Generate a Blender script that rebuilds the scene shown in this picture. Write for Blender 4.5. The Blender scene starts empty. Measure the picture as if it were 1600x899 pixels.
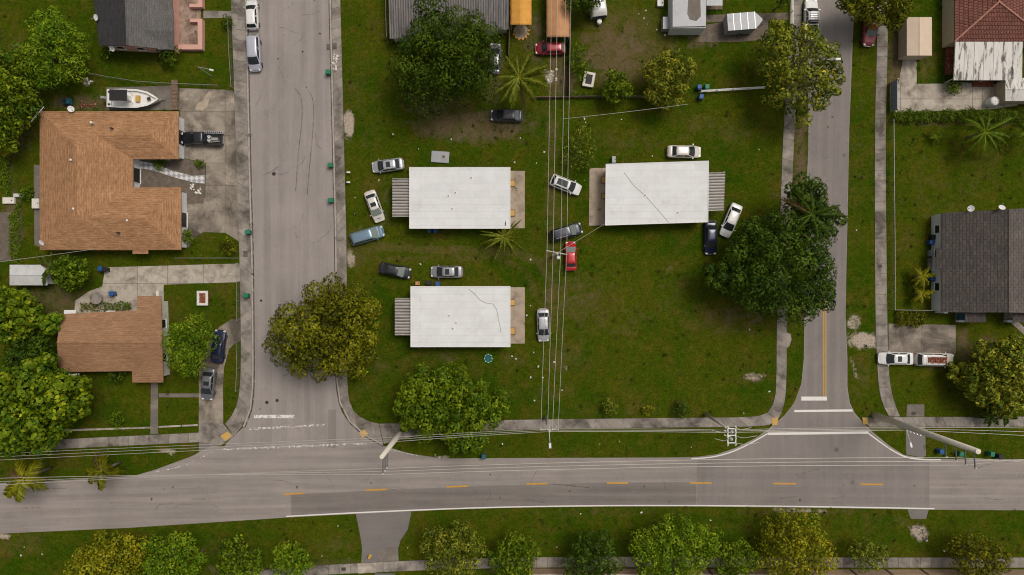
import bpy, math, random
import numpy as np
from mathutils import Vector, Matrix
R = math.radians
scn = bpy.context.scene
COL = scn.collection
# ------------------------------------------------------------------ camera, sky, sun, exposure
CH = 100.0                       # drone height in metres
S = 10.67                        # photograph pixels per metre on the ground
cd = bpy.data.cameras.new('camera'); cam = bpy.data.objects.new('camera', cd); COL.objects.link(cam)
cam.location = (0, 0, CH); cam.rotation_euler = (0, 0, 0)
cd.sensor_width = 36; cd.lens = 36 * (S * CH) / 1600; cd.clip_end = 3000; cd.clip_start = 0.5
scn.camera = cam
SUN_EL, SUN_AZ = R(62), R(48)    # azimuth clockwise from +Y (top of the picture)
w = bpy.data.worlds.new('World'); scn.world = w; w.use_nodes = True
nt = w.node_tree; bg = nt.nodes['Background']
sky = nt.nodes.new('ShaderNodeTexSky'); sky.sky_type = 'NISHITA'; sky.sun_disc = False
sky.sun_elevation = SUN_EL; sky.sun_rotation = SUN_AZ; sky.dust_density = 6; sky.ozone_density = 0.6; sky.air_density = 1.0
hs = nt.nodes.new('ShaderNodeHueSaturation'); hs.inputs['Saturation'].default_value = 0.10
nt.links.new(sky.outputs[0], hs.inputs['Color']); nt.links.new(hs.outputs[0], bg.inputs[0]); bg.inputs[1].default_value = 0.078
sl = bpy.data.lights.new('sun', 'SUN'); so = bpy.data.objects.new('sun', sl); COL.objects.link(so)
sl.energy = 1.5; sl.angle = R(22); sl.color = (1, 0.90, 0.77)
dv = Vector((math.sin(SUN_AZ) * math.cos(SUN_EL), math.cos(SUN_AZ) * math.cos(SUN_EL), math.sin(SUN_EL)))
so.rotation_euler = dv.to_track_quat('Z', 'Y').to_euler(); so.location = dv * 60
scn.view_settings.view_transform = 'Standard'; scn.view_settings.look = 'None'
scn.view_settings.exposure = 0.17; scn.view_settings.gamma = 1; scn.view_settings.use_curve_mapping = False
scn.cycles.filter_width = 1.1
scn.render.resolution_x = 1024; scn.render.resolution_y = 575

# ------------------------------------------------------------------ helpers
rnd = random.Random(7)
def P(x, y, z=0.0):
    k = (CH - z) / CH
    return ((x - 800) / S * k, (449.5 - y) / S * k, z)
def P2(x, y, z=0.0): return P(x, y, z)[:2]
def px(n): return n / S

def tag(o, label=None, cat=None, group=None, kind=None):
    if label: o['label'] = label
    if cat: o['category'] = cat
    if group: o['group'] = group
    if kind: o['kind'] = kind
    return o
def empty(name, loc, rz=0.0):
    o = bpy.data.objects.new(name, None); COL.objects.link(o)
    o.location = loc; o.rotation_euler = (0, 0, rz); o.empty_display_size = 0.3
    return o
def thing(name, label, cat, loc, rz=0.0, group=None):
    return tag(empty(name, loc, rz), label, cat, group)

class MB:
    def __init__(s): s.v = []; s.f = []; s.m = []
    def add(s, vs, fs, mi=0):
        b = len(s.v); s.v += [tuple(v) for v in vs]
        for f in fs: s.f.append(tuple(i + b for i in f)); s.m.append(mi)
        return s
    def box(s, c, d, rz=0.0, mi=0, top=1.0):
        x, y, z = c; a, b, h = d[0] / 2, d[1] / 2, d[2] / 2; cs, sn = math.cos(rz), math.sin(rz)
        vs = []
        for dz, k in ((-h, 1), (h, top)):
            for u, v in ((-a, -b), (a, -b), (a, b), (-a, b)):
                u *= k; v *= k; vs.append((x + u * cs - v * sn, y + u * sn + v * cs, z + dz))
        return s.add(vs, [(3, 2, 1, 0), (4, 5, 6, 7), (0, 1, 5, 4), (1, 2, 6, 5), (2, 3, 7, 6), (3, 0, 4, 7)], mi)
    def prism(s, pts, z0, z1, mi=0):
        """polygon pts (x,y); z0/z1 numbers or functions of (x,y)"""
        a = sum(p[0] * q[1] - q[0] * p[1] for p, q in zip(pts, pts[1:] + pts[:1]))
        if a < 0: pts = pts[::-1]
        n = len(pts); g = lambda z, p: z(p[0], p[1]) if callable(z) else z
        vs = [(p[0], p[1], g(z0, p)) for p in pts] + [(p[0], p[1], g(z1, p)) for p in pts]
        fs = [tuple(range(n - 1, -1, -1)), tuple(range(n, 2 * n))] + [(i, (i + 1) % n, n + (i + 1) % n, n + i) for i in range(n)]
        return s.add(vs, fs, mi)
    def tube(s, pts, r, n=8, mi=0, cap=True):
        pts = [Vector(p) for p in pts]; rs = r if isinstance(r, (list, tuple)) else [r] * len(pts)
        vs = []; up = Vector((0, 0, 1))
        for i, p in enumerate(pts):
            t = (pts[min(i + 1, len(pts) - 1)] - pts[max(i - 1, 0)]).normalized()
            a = t.cross(up if abs(t.z) < .95 else Vector((1, 0, 0))).normalized(); b = t.cross(a)
            for k in range(n):
                th = 2 * math.pi * k / n; vs.append(p + (a * math.cos(th) + b * math.sin(th)) * rs[i])
        fs = []
        for i in range(len(pts) - 1):
            for k in range(n):
                k2 = (k + 1) % n; fs.append((i * n + k2, i * n + k, (i + 1) * n + k, (i + 1) * n + k2))
        if cap:
            fs.append(tuple(range(n))); q = (len(pts) - 1) * n; fs.append(tuple(q + k for k in range(n - 1, -1, -1)))
        return s.add(vs, fs, mi)
    def lathe(s, prof, n=16, c=(0, 0, 0), axis='Z', mi=0):
        vs = []; fs = []
        for r, z in prof:
            for k in range(n):
                th = 2 * math.pi * k / n; u, v = r * math.cos(th), r * math.sin(th)
                vs.append((c[0] + u, c[1] + v, c[2] + z) if axis == 'Z' else (c[0] + u, c[1] + z, c[2] + v) if axis == 'Y' else (c[0] + z, c[1] + u, c[2] + v))
        for i in range(len(prof) - 1):
            for k in range(n):
                k2 = (k + 1) % n; fs.append((i * n + k, i * n + k2, (i + 1) * n + k2, (i + 1) * n + k))
        fs.append(tuple(range(n - 1, -1, -1))); q = (len(prof) - 1) * n; fs.append(tuple(q + k for k in range(n)))
        return s.add(vs, fs, mi)
    def grid(s, fn, nu, nv, mi=0):
        vs = [fn(i / nu, j / nv) for i in range(nu + 1) for j in range(nv + 1)]
        fs = [(i * (nv + 1) + j, (i + 1) * (nv + 1) + j, (i + 1) * (nv + 1) + j + 1, i * (nv + 1) + j + 1) for i in range(nu) for j in range(nv)]
        return s.add(vs, fs, mi)
    def mesh(s, name, mats, smooth=False):
        me = bpy.data.meshes.new(name); me.from_pydata(s.v, [], s.f)
        for m in (mats if isinstance(mats, (list, tuple)) else [mats]): me.materials.append(m)
        if any(s.m): me.polygons.foreach_set('material_index', s.m)
        if smooth: me.polygons.foreach_set('use_smooth', [True] * len(me.polygons))
        me.update(); return me
    def build(s, name, mats, parent=None, smooth=False, loc=None, bevel=0):
        o = bpy.data.objects.new(name, s.mesh(name, mats, smooth)); COL.objects.link(o)
        if loc: o.location = loc
        if parent: o.parent = parent
        if bevel:
            b = o.modifiers.new('bevel', 'BEVEL'); b.width = bevel; b.segments = 2; b.limit_method = 'ANGLE'
        return o
def inst(name, me, parent=None, loc=(0, 0, 0), rot=(0, 0, 0), scale=(1, 1, 1)):
    o = bpy.data.objects.new(name, me); COL.objects.link(o); o.location = loc; o.rotation_euler = rot; o.scale = scale
    if parent: o.parent = parent
    return o
def local(pt, o):
    """world point to the local space of an un-scaled thing turned about z"""
    d = Vector(pt) - Vector(o.location); a = -o.rotation_euler[2]
    return (d.x * math.cos(a) - d.y * math.sin(a), d.x * math.sin(a) + d.y * math.cos(a), d.z)

# ------------------------------------------------------------------ materials
def nodes(name):
    m = bpy.data.materials.new(name); m.use_nodes = True; n = m.node_tree
    return m, n, n.nodes['Principled BSDF']
def nd(n, typ, **kw):
    o = n.nodes.new(typ)
    for k, v in kw.items():
        if k in o.inputs.keys() if isinstance(k, str) else False: o.inputs[k].default_value = v
        else: setattr(o, k, v)
    return o
def coords(n, mode, scale=(1, 1, 1), rz=0):
    if mode == 'pos': out = n.nodes.new('ShaderNodeNewGeometry').outputs['Position']
    else: out = n.nodes.new('ShaderNodeTexCoord').outputs['Object']
    mp = n.nodes.new('ShaderNodeMapping'); mp.inputs['Scale'].default_value = scale; mp.inputs['Rotation'].default_value = (0, 0, rz)
    n.links.new(out, mp.inputs[0]); return mp.outputs[0]
def noise(n, vec, scale, detail=5, rough=.6, dist=0):
    t = n.nodes.new('ShaderNodeTexNoise'); t.inputs['Scale'].default_value = scale; t.inputs['Detail'].default_value = detail
    t.inputs['Roughness'].default_value = rough; t.inputs['Distortion'].default_value = dist; n.links.new(vec, t.inputs['Vector']); return t.outputs[0]
def ramp(n, fac, a, b, lo=0.0, hi=1.0):
    r = n.nodes.new('ShaderNodeMapRange'); r.inputs[1].default_value = a; r.inputs[2].default_value = b
    r.inputs[3].default_value = lo; r.inputs[4].default_value = hi; n.links.new(fac, r.inputs[0]); return r.outputs[0]
def mixc(n, fac, a, b, typ='MIX'):
    m = n.nodes.new('ShaderNodeMix'); m.data_type = 'RGBA'; m.blend_type = typ; m.clamp_factor = True
    for s_, v in ((m.inputs[0], fac), (m.inputs[6], a), (m.inputs[7], b)):
        if isinstance(v, bpy.types.NodeSocket): n.links.new(v, s_)
        elif isinstance(v, (int, float)): s_.default_value = v
        else: s_.default_value = (*v, 1)
    return m.outputs[2]
def mathn(n, op, a, b):
    m = n.nodes.new('ShaderNodeMath'); m.operation = op
    for s_, v in ((m.inputs[0], a), (m.inputs[1], b)):
        if isinstance(v, bpy.types.NodeSocket): n.links.new(v, s_)
        else: s_.default_value = v
    return m.outputs[0]
def bumpn(n, b, h, strength, dist=.05):
    u = n.nodes.new('ShaderNodeBump'); u.inputs['Strength'].default_value = strength; u.inputs['Distance'].default_value = dist
    n.links.new(h, u.inputs['Height']); n.links.new(u.outputs[0], b.inputs['Normal'])
def mul(c, k): return tuple(x * k for x in c)
def mat(name, col, rough=.8, var=.15, scale=1.5, fine=25, fvar=.1, stain=None, sthr=(.55, .72), sscale=.5, metal=0, spec=.3, bump=.0, mode='pos', stretch=(1, 1, 1), rz=0, coat=0, island=0):
    m, n, b = nodes(name); v = coords(n, mode, stretch, rz)
    c = mixc(n, ramp(n, noise(n, v, scale), .3, .7), mul(col, 1 - var), mul(col, 1 + var))
    f = noise(n, v, fine, 3, .7)
    c = mixc(n, ramp(n, f, .25, .75), mul((1, 1, 1), 1 - fvar), mul((1, 1, 1), 1 + fvar)) if False else mixc(n, 1.0, c, mixc(n, ramp(n, f, .25, .75), (1 - fvar,) * 3, (1 + fvar,) * 3), 'MULTIPLY')
    if stain:
        c = mixc(n, ramp(n, noise(n, v, sscale, 8, .68, .4), *sthr), c, stain)
    if island:
        oi = n.nodes.new('ShaderNodeObjectInfo')
        c = mixc(n, 1.0, c, mixc(n, oi.outputs['Random'], (1 - island,) * 3, (1 + island,) * 3), 'MULTIPLY')
    n.links.new(c, b.inputs['Base Color']); b.inputs['Roughness'].default_value = rough; b.inputs['Metallic'].default_value = metal
    b.inputs['Specular IOR Level'].default_value = spec; b.inputs['Coat Weight'].default_value = coat; b.inputs['Coat Roughness'].default_value = .06
    if bump: bumpn(n, b, f, bump, .03)
    return m
def shingle(name, c1, c2, mortar, bw, bh, axis, var=.25, bump=.5, wear=None):
    m, n, b = nodes(name); v = coords(n, 'pos', (1, 1, 1), 0 if axis == 'X' else R(90))
    t = n.nodes.new('ShaderNodeTexBrick'); n.links.new(v, t.inputs[0])
    t.inputs['Color1'].default_value = (*c1, 1); t.inputs['Color2'].default_value = (*c2, 1); t.inputs['Mortar'].default_value = (*mortar, 1)
    t.inputs['Scale'].default_value = 1; t.inputs['Mortar Size'].default_value = bh * .12; t.inputs['Brick Width'].default_value = bw; t.inputs['Row Height'].default_value = bh
    t.inputs['Mortar Smooth'].default_value = .6; t.offset = .5
    st = coords(n, 'pos', (.9, 4.5, 1) if axis == 'X' else (4.5, .9, 1))
    c = mixc(n, 1.0, t.outputs[0], mixc(n, ramp(n, noise(n, st, 1.3, 4, .7), .34, .66), (1 - var,) * 3, (1 + var,) * 3), 'MULTIPLY')
    c = mixc(n, 1.0, c, mixc(n, ramp(n, noise(n, coords(n, 'pos'), .35, 4), .3, .7), (.88,) * 3, (1.1,) * 3), 'MULTIPLY')
    if wear: c = mixc(n, ramp(n, noise(n, coords(n, 'pos'), .9, 8, .7), .6, .75, 0, .6), c, wear)
    n.links.new(c, b.inputs['Base Color']); b.inputs['Roughness'].default_value = .9; b.inputs['Specular IOR Level'].default_value = .15
    bumpn(n, b, t.outputs[1], bump, -.04); return m
def paint(name, col, metal=.0, rough=.32):
    m, n, b = nodes(name); v = coords(n, 'obj')
    c = mixc(n, ramp(n, noise(n, v, 1.4, 4), .35, .7), mul(col, .93), mul(col, 1.05))
    c = mixc(n, ramp(n, noise(n, v, 9, 6, .7), .6, .8, 0, .12), c, (.22, .2, .17))
    n.links.new(c, b.inputs['Base Color']); b.inputs['Metallic'].default_value = metal; b.inputs['Roughness'].default_value = rough
    b.inputs['Coat Weight'].default_value = .5; b.inputs['Coat Roughness'].default_value = .08; return m
def ground_mat():
    m, n, b = nodes('lawn'); v = coords(n, 'pos')
    big = noise(n, v, .09, 5, .6, .3); mid = noise(n, v, .42, 7, .7, .3); fin = noise(n, v, 3.6, 7, .8); vf = noise(n, v, 11, 4, .85); mot = noise(n, v, 1.3, 5, .7)
    c = mixc(n, ramp(n, big, .38, .62), (.030, .060, .0024), (.052, .068, .0036))
    c = mixc(n, ramp(n, mid, .46, .68, 0, .72), c, (.086, .071, .0080))
    c = mixc(n, ramp(n, noise(n, v, .22, 6, .65, .5), .54, .70, 0, .5), c, (.094, .067, .017))
    c = mixc(n, 1.0, c, mixc(n, ramp(n, mot, .32, .68), (.74, .76, .74), (1.24, 1.22, 1.2)), 'MULTIPLY')
    c = mixc(n, 1.0, c, mixc(n, ramp(n, fin, .36, .64), (.58, .62, .58), (1.40, 1.36, 1.36)), 'MULTIPLY')
    c = mixc(n, 1.0, c, mixc(n, ramp(n, vf, .34, .66), (.70,) * 3, (1.30,) * 3), 'MULTIPLY')
    def attr(nm):
        a = n.nodes.new('ShaderNodeAttribute'); a.attribute_name = nm; return a.outputs['Fac']
    def masked(a, soft):
        return ramp(n, mathn(n, 'ADD', a, mathn(n, 'MULTIPLY', mathn(n, 'SUBTRACT', noise(n, v, .55, 10, .78, .6), .5), 2.1)), .32, .32 + soft)
    c = mixc(n, mathn(n, 'MULTIPLY', masked(attr('dry'), .45), .8), c, mixc(n, fin, (.075, .058, .018), (.150, .112, .042)))
    soil = mixc(n, ramp(n, noise(n, v, 3, 8, .7), .3, .7), (.085, .058, .034), (.175, .124, .076))
    c = mixc(n, mathn(n, 'MULTIPLY', masked(attr('soil'), .45), .82), c, soil)
    sand = mixc(n, ramp(n, noise(n, v, 4, 8, .7), .3, .7), (.24, .19, .145), (.50, .42, .34))
    c = mixc(n, masked(attr('sand'), .35), c, sand)
    n.links.new(c, b.inputs['Base Color']); b.inputs['Roughness'].default_value = 1; b.inputs['Specular IOR Level'].default_value = 0
    bumpn(n, b, mathn(n, 'ADD', fin, vf), .9, .06); return m
def asphalt(name, col, streak=.16, rz=0):
    m, n, b = nodes(name); v = coords(n, 'pos')
    c = mixc(n, ramp(n, noise(n, v, .16, 6, .6), .3, .7), mul(col, .90), mul(col, 1.08))
    st = noise(n, coords(n, 'pos', (.05, 1.1, 1) if not rz else (1.1, .05, 1)), 1.0, 5, .6)
    c = mixc(n, 1.0, c, mixc(n, ramp(n, st, .3, .7), (1 - streak,) * 3, (1 + streak,) * 3), 'MULTIPLY')
    sp = noise(n, v, 22, 3, .8)
    c = mixc(n, 1.0, c, mixc(n, ramp(n, sp, .3, .7), (.70,) * 3, (1.28,) * 3), 'MULTIPLY')
    c = mixc(n, ramp(n, noise(n, v, .8, 9, .75), .58, .74, 0, .45), c, mul(col, .55))
    vo = n.nodes.new('ShaderNodeTexVoronoi'); vo.feature = 'DISTANCE_TO_EDGE'; vo.inputs['Scale'].default_value = .16
    wv = n.nodes.new('ShaderNodeVectorMath'); wv.operation = 'ADD'; n.links.new(v, wv.inputs[0])
    ns = n.nodes.new('ShaderNodeTexNoise'); ns.inputs['Scale'].default_value = .7; ns.inputs['Detail'].default_value = 6; n.links.new(v, ns.inputs[0])
    sc = n.nodes.new('ShaderNodeVectorMath'); sc.operation = 'SCALE'; sc.inputs[3].default_value = 3; n.links.new(ns.outputs['Color'], sc.inputs[0]); n.links.new(sc.outputs[0], wv.inputs[1])
    n.links.new(wv.outputs[0], vo.inputs['Vector'])
    crack = mathn(n, 'MULTIPLY', ramp(n, vo.outputs[0], .0, .006, 1, 0), ramp(n, noise(n, v, .12, 3), .5, .6))
    c = mixc(n, mathn(n, 'MULTIPLY', crack, .5), c, mul(col, .45))
    n.links.new(c, b.inputs['Base Color']); b.inputs['Roughness'].default_value = .9; b.inputs['Specular IOR Level'].default_value = .2
    bumpn(n, b, sp, .35, .02); return m
def worn(name, col, thr=.5, soft=.12, scale=2.2):
    """road paint rubbed through to what lies under it"""
    m, n, b = nodes(name); v = coords(n, 'pos')
    c = mixc(n, noise(n, v, 9, 5, .7), mul(col, .78), mul(col, 1.05)); n.links.new(c, b.inputs['Base Color']); b.inputs['Roughness'].default_value = .7
    n.links.new(ramp(n, noise(n, v, scale, 8, .75), thr, thr + soft), b.inputs['Alpha']); return m
def leafmat(name, trans=.16, rough=.6):
    m, n, b = nodes(name); a = n.nodes.new('ShaderNodeAttribute'); a.attribute_name = 'Col'
    n.links.new(a.outputs['Color'], b.inputs['Base Color']); b.inputs['Roughness'].default_value = rough; b.inputs['Specular IOR Level'].default_value = .12
    t = n.nodes.new('ShaderNodeBsdfTranslucent'); n.links.new(a.outputs['Color'], t.inputs[0])
    mx = n.nodes.new('ShaderNodeMixShader'); mx.inputs[0].default_value = trans
    n.links.new(b.outputs[0], mx.inputs[1]); n.links.new(t.outputs[0], mx.inputs[2]); n.links.new(mx.outputs[0], n.nodes['Material Output'].inputs[0]); return m

M = {}
M['lawn'] = ground_mat()
M['road'] = asphalt('light asphalt', (.262, .228, .208)); M['road_v'] = asphalt('light asphalt lengthwise', (.272, .238, .222), .10, R(90))
M['road_d'] = asphalt('newer dark asphalt', (.185, .162, .148)); M['road_r'] = asphalt('grey asphalt', (.215, .190, .176), .07, R(90))
M['apron'] = asphalt('old asphalt', (.165, .148, .138), .04)
M['conc'] = mat('pavement concrete', (.255, .222, .192), .9, .16, .8, 20, .16, stain=(.095, .080, .066), sthr=(.45, .64), sscale=.33, bump=.3, island=.16)
M['conc_base'] = mat('pavement joint', (.10, .085, .07), .95)
M['kerb'] = mat('kerb concrete', (.34, .30, .265), .9, .15, 1.2, 18, .12, stain=(.15, .125, .10))
M['conc_y'] = mat('driveway concrete', (.285, .240, .192), .9, .18, .6, 18, .16, stain=(.088, .072, .057), sthr=(.42, .60), sscale=.22, bump=.3, island=.10)
M['conc_d'] = mat('dark weathered concrete', (.15, .128, .11), .9, .2, .7, 18, .14, stain=(.25, .22, .18), sthr=(.55, .75), sscale=.5, bump=.3, island=.06)
M['conc_w'] = mat('pale concrete', (.40, .35, .29), .9, .15, .9, 18, .14, stain=(.16, .13, .10), sthr=(.46, .68), sscale=.5, island=.05)
M['porch'] = mat('stained porch screed', (.32, .23, .18), .9, .2, .9, 16, .16, stain=(.13, .085, .062), sthr=(.44, .62), sscale=.6)
M['patio'] = mat('patio slab', (.36, .285, .215), .9, .12, .8, 18, .10, stain=(.15, .12, .095), sthr=(.50, .72), sscale=.5)
M['sandspill'] = mat('spilled sand', (.36, .29, .215), .95, .2, 2, 12, .2)
M['dirtslab'] = mat('gravelly soil', (.125, .100, .078), .95, .3, 1.5, 12, .3, bump=.6)
M['white_line'] = worn('white road paint', (.72, .68, .64), .30, .10); M['white_half'] = worn('half-worn white road paint', (.70, .67, .63), .40, .08); M['white_worn'] = worn('worn white road paint', (.70, .67, .63), .48, .08)
M['yellow_line'] = worn('yellow road paint', (.52, .27, .035), .30, .12); M['yellow_worn'] = worn('worn yellow road paint', (.38, .22, .06), .52, .14)
m = worn('wheel polish', (.105, .092, .084), .30, .5, .35); n = m.node_tree; b = n.nodes['Principled BSDF']; l_ = b.inputs['Alpha'].links[0].from_socket; n.links.new(mathn(n, 'MULTIPLY', l_, .13), b.inputs['Alpha']); M['track'] = m
M['gutter'] = worn('gutter dirt', (.075, .052, .038), .36, .2, .9); M['skid'] = worn('tyre rubber marks', (.06, .052, .048), .40, .25, 1.2)
M['roofwhite'] = mat('white roof coating', (.625, .625, .63), .8, .05, .7, 12, .05, stain=(.50, .495, .49), sthr=(.58, .80), sscale=.9, bump=.15)
m, n, b = nodes('white roof membrane'); v = coords(n, 'pos'); t_ = n.nodes.new('ShaderNodeTexBrick'); n.links.new(v, t_.inputs[0])
for k_, c_ in (('Color1', (.615, .615, .62)), ('Color2', (.64, .64, .642)), ('Mortar', (.53, .525, .52))): t_.inputs[k_].default_value = (*c_, 1)
t_.inputs['Scale'].default_value = 1; t_.inputs['Brick Width'].default_value = 5.2; t_.inputs['Row Height'].default_value = .98; t_.inputs['Mortar Size'].default_value = .035; t_.inputs['Mortar Smooth'].default_value = .8
c = mixc(n, 1.0, t_.outputs[0], mixc(n, ramp(n, noise(n, v, .5, 7, .65, .4), .35, .65), (.93, .925, .915), (1.03,) * 3), 'MULTIPLY')
c = mixc(n, ramp(n, noise(n, v, .33, 9, .7, .8), .55, .72, 0, .55), c, (.44, .43, .41)); c = mixc(n, ramp(n, noise(n, v, 5, 6, .8), .60, .72, 0, .35), c, (.36, .35, .33)); c = mixc(n, ramp(n, noise(n, coords(n, 'pos', (.25, 2, 1)), 1.2, 6, .75), .58, .75, 0, .35), c, (.48, .47, .45))
n.links.new(c, b.inputs['Base Color']); b.inputs['Roughness'].default_value = .85; bumpn(n, b, t_.outputs[1], .25, -.02); M['roofwhite'] = m
M['roofedge'] = mat('white roof edging', (.68, .66, .64), .7, .05)
M['stucco'] = mat('cream stucco', (.60, .56, .50), .9, .06, 1.2, 30, .06, stain=(.4, .36, .3)); M['stucco_w'] = mat('white stucco', (.66, .67, .68), .9, .05, 1.2, 30, .06)
M['stucco_t'] = mat('tan stucco', (.50, .42, .30), .9, .06); M['pink'] = mat('pink stucco', (.55, .31, .25), .9, .08, 1.2, 30, .06)
OC = ((.350, .190, .098), (.300, .158, .080), (.25, .132, .066))
M['sh_ox'] = shingle('orange shingle rows x', *OC, 1.0, .30, 'X', .32, .3); M['sh_oy'] = shingle('orange shingle rows y', *OC, 1.0, .30, 'Y', .32, .3)
BC = ((.310, .175, .098), (.265, .146, .080), (.22, .12, .066))
M['sh_bx'] = shingle('brown shingle rows x', *BC, .9, .26, 'X', .2)
GC = ((.078, .066, .060), (.060, .052, .048), (.040, .034, .032))
M['sh_gy'] = shingle('grey shingle rows y', *GC, .9, .42, 'Y', .25, .5); M['sh_gy_lit'] = shingle('sunlit grey shingle rows y', (.125, .105, .095), (.10, .086, .078), (.07, .06, .055), .9, .42, 'Y', .25)  # second, lighter copy paints sunlight into the right-hand slope
M['sh_ly'] = shingle('mid grey shingle rows y', (.125, .118, .112), (.105, .10, .096), (.085, .08, .077), .9, .3, 'Y', .2, .3); M['sh_ly_shade'] = shingle('shaded grey shingle rows y', (.045, .042, .044), (.037, .035, .037), (.03, .028, .03), .9, .3, 'Y', .2, .3, (.09, .085, .082))  # second, darker copy puts shade into the slope away from the sun
RC = ((.215, .090, .068), (.165, .066, .050), (.085, .034, .027))
M['ti_x'] = shingle('red clay tile rows x', *RC, .40, .52, 'X', .2, 1.0); M['ti_y'] = shingle('red clay tile rows y', *RC, .40, .52, 'Y', .2, 1.0)
M['ridgecap'] = mat('pink ridge mortar', (.40, .19, .14), .9)
M['metal_g'] = mat('weathered galvanised sheet', (.13, .118, .115), .6, .25, 1.2, 20, .15, stain=(.055, .045, .042), sthr=(.50, .70), sscale=1.0, metal=.2, stretch=(3, .4, 1))
M['metal_w'] = mat('stained white sheet metal', (.56, .535, .50), .6, .08, 1, 20, .06, stain=(.11, .095, .08), sthr=(.53, .60), sscale=.8, stretch=(2.2, .4, 1))
M['awn'] = mat('corrugated aluminium', (.50, .47, .44), .45, .14, 1.2, 16, .12, stain=(.16, .12, .095), sthr=(.60, .74), sscale=1.3, metal=.35, stretch=(.5, 2.5, 1))
M['awn_d'] = mat('darker corrugation valleys', (.20, .18, .165), .7, .3, 1.5, 16, .2, stain=(.08, .06, .05), sthr=(.5, .65), stretch=(.5, 2, 1)); M['metal_g_d'] = M['metal_g']  # darker tone for the valley faces between the awning ribs
M['trailer'] = mat('pale blue grey sheet', (.29, .295, .31), .5, .08, 1, 10, .06, stain=(.22, .21, .2), metal=.2)
M['tin'] = mat('bright aluminium', (.55, .55, .55), .4, .08, metal=.6)
M['fence'] = mat('galvanised steel', (.33, .32, .30), .5, .1, 3, metal=.5); M['whitepaint'] = mat('white painted metal', (.70, .69, .67), .5, .06, 4)
M['wood'] = mat('weathered wood', (.16, .105, .07), .9, .25, 3, 25, .2); M['wood_d'] = mat('dark fence wood', (.10, .062, .04), .9, .25, 3, 25, .2)
M['pole_c'] = mat('concrete pole', (.62, .565, .485), .9, .10, 2, 22, .08); M['pole_w'] = mat('grey wood pole', (.42, .37, .32), .9, .15, 2, 20, .12); M['arm_d'] = mat('dark steel arm', (.09, .09, .095), .6)
M['cable'] = mat('aluminium cable', (.46, .43, .38), .5, .06, metal=.2); M['glassball'] = mat('porcelain insulator', (.55, .56, .56), .25, .05)
M['tent1'] = mat('mustard tarpaulin', (.62, .30, .055), .7, .1, .9, 14, .06); M['tent2'] = mat('tan tarpaulin', (.46, .235, .11), .7, .1, .9, 14, .08)
M['beige'] = mat('beige shed panel', (.56, .44, .335), .7, .05, 1, 14, .04); M['beige_d'] = mat('shed wall panel', (.50, .40, .31), .8, .06)
M['rubber'] = mat('tyre rubber', (.018, .018, .018), .85, .1, 3, mode='obj'); M['rim'] = mat('alloy rim', (.45, .45, .46), .35, .05, 3, metal=.7, mode='obj'); M['blackp'] = mat('black plastic', (.02, .02, .022), .6, .1, 3, mode='obj')
m, n, b = nodes('car glass'); b.inputs['Base Color'].default_value = (.016, .020, .021, 1); b.inputs['Roughness'].default_value = .06; b.inputs['Specular IOR Level'].default_value = .6; M['glass'] = m
m, n, b = nodes('pale car glass'); b.inputs['Base Color'].default_value = (.15, .185, .165, 1); b.inputs['Roughness'].default_value = .12; b.inputs['Specular IOR Level'].default_value = .6; M['glass_p'] = m
m, n, b = nodes('lamp glass'); b.inputs['Base Color'].default_value = (.62, .63, .63, 1); b.inputs['Roughness'].default_value = .15; M['lamp'] = m
m, n, b = nodes('red lamp glass'); b.inputs['Base Color'].default_value = (.25, .012, .012, 1); b.inputs['Roughness'].default_value = .2; M['rlamp'] = m
M['bark'] = mat('bark', (.115, .088, .066), .95, .25, 3, 18, .25, bump=.6); M['bark_p'] = mat('pale bark', (.24, .21, .175), .95, .2, 3, 18, .2, bump=.5)
M['leaf'] = leafmat('foliage'); M['frond'] = leafmat('palm leaf', .2, .5); M['blade'] = leafmat('grass blades', .2, .8)
M['bin_g'] = mat('green bin plastic', (.015, .155, .085), .5, .12, 3, mode='obj'); M['bin_b'] = mat('blue bin plastic', (.018, .075, .22), .5, .12, 3, mode='obj'); M['bin_t'] = mat('teal bin plastic', (.02, .09, .12), .5, .12, 3, mode='obj')
M['bin_k'] = mat('black bin plastic', (.018, .018, .02), .5, .12, 3, mode='obj')
M['white'] = mat('white plastic', (.70, .69, .67), .5, .06, 3, mode='obj'); M['grey'] = mat('grey plastic', (.27, .27, .27), .6, .1, 3); M['iron'] = mat('cast iron', (.035, .03, .028), .7, .2, 4)
M['rust'] = mat('rusty steel', (.17, .045, .022), .8, .4, 5, 18, .3, stain=(.42, .30, .22), sthr=(.55, .62), sscale=3); M['yellowbox'] = mat('ochre paint', (.50, .30, .08), .7, .1); M['hyd'] = mat('yellow hydrant paint', (.62, .38, .05), .5, .1)
M['hull'] = mat('white gelcoat', (.72, .70, .67), .3, .03, 2, coat=.5); M['canvas_k'] = mat('black canvas', (.022, .020, .021), .8, .1); M['tealhoop'] = mat('green hoop plastic', (.03, .30, .13), .5, .1)
M['brick'] = mat('red brick', (.26, .085, .06), .9, .25, 5, 18, .15, island=.2); M['stonew'] = mat('white stone', (.60, .56, .50), .9, .15, 4)
M['wall_t'] = mat('tan precast panel', (.36, .25, .165), .9, .15, 1, 14, .12, island=.15)
M['blueg'] = mat('blue grey gate', (.19, .225, .275), .6, .08); M['shed_w'] = mat('white shed sheet', (.50, .495, .49), .6, .1, 1, stain=(.33, .32, .3))
m, n, b = nodes('chequered path tile'); ck = n.nodes.new('ShaderNodeTexChecker'); ck.inputs['Scale'].default_value = 1.9; n.links.new(coords(n, 'pos', (1, 1, 0), R(45)), ck.inputs[0])
ck.inputs[1].default_value = (.58, .56, .55, 1); ck.inputs[2].default_value = (.30, .29, .295, 1); n.links.new(ck.outputs[0], b.inputs['Base Color']); b.inputs['Roughness'].default_value = .7; M['tilepath'] = m

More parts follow.
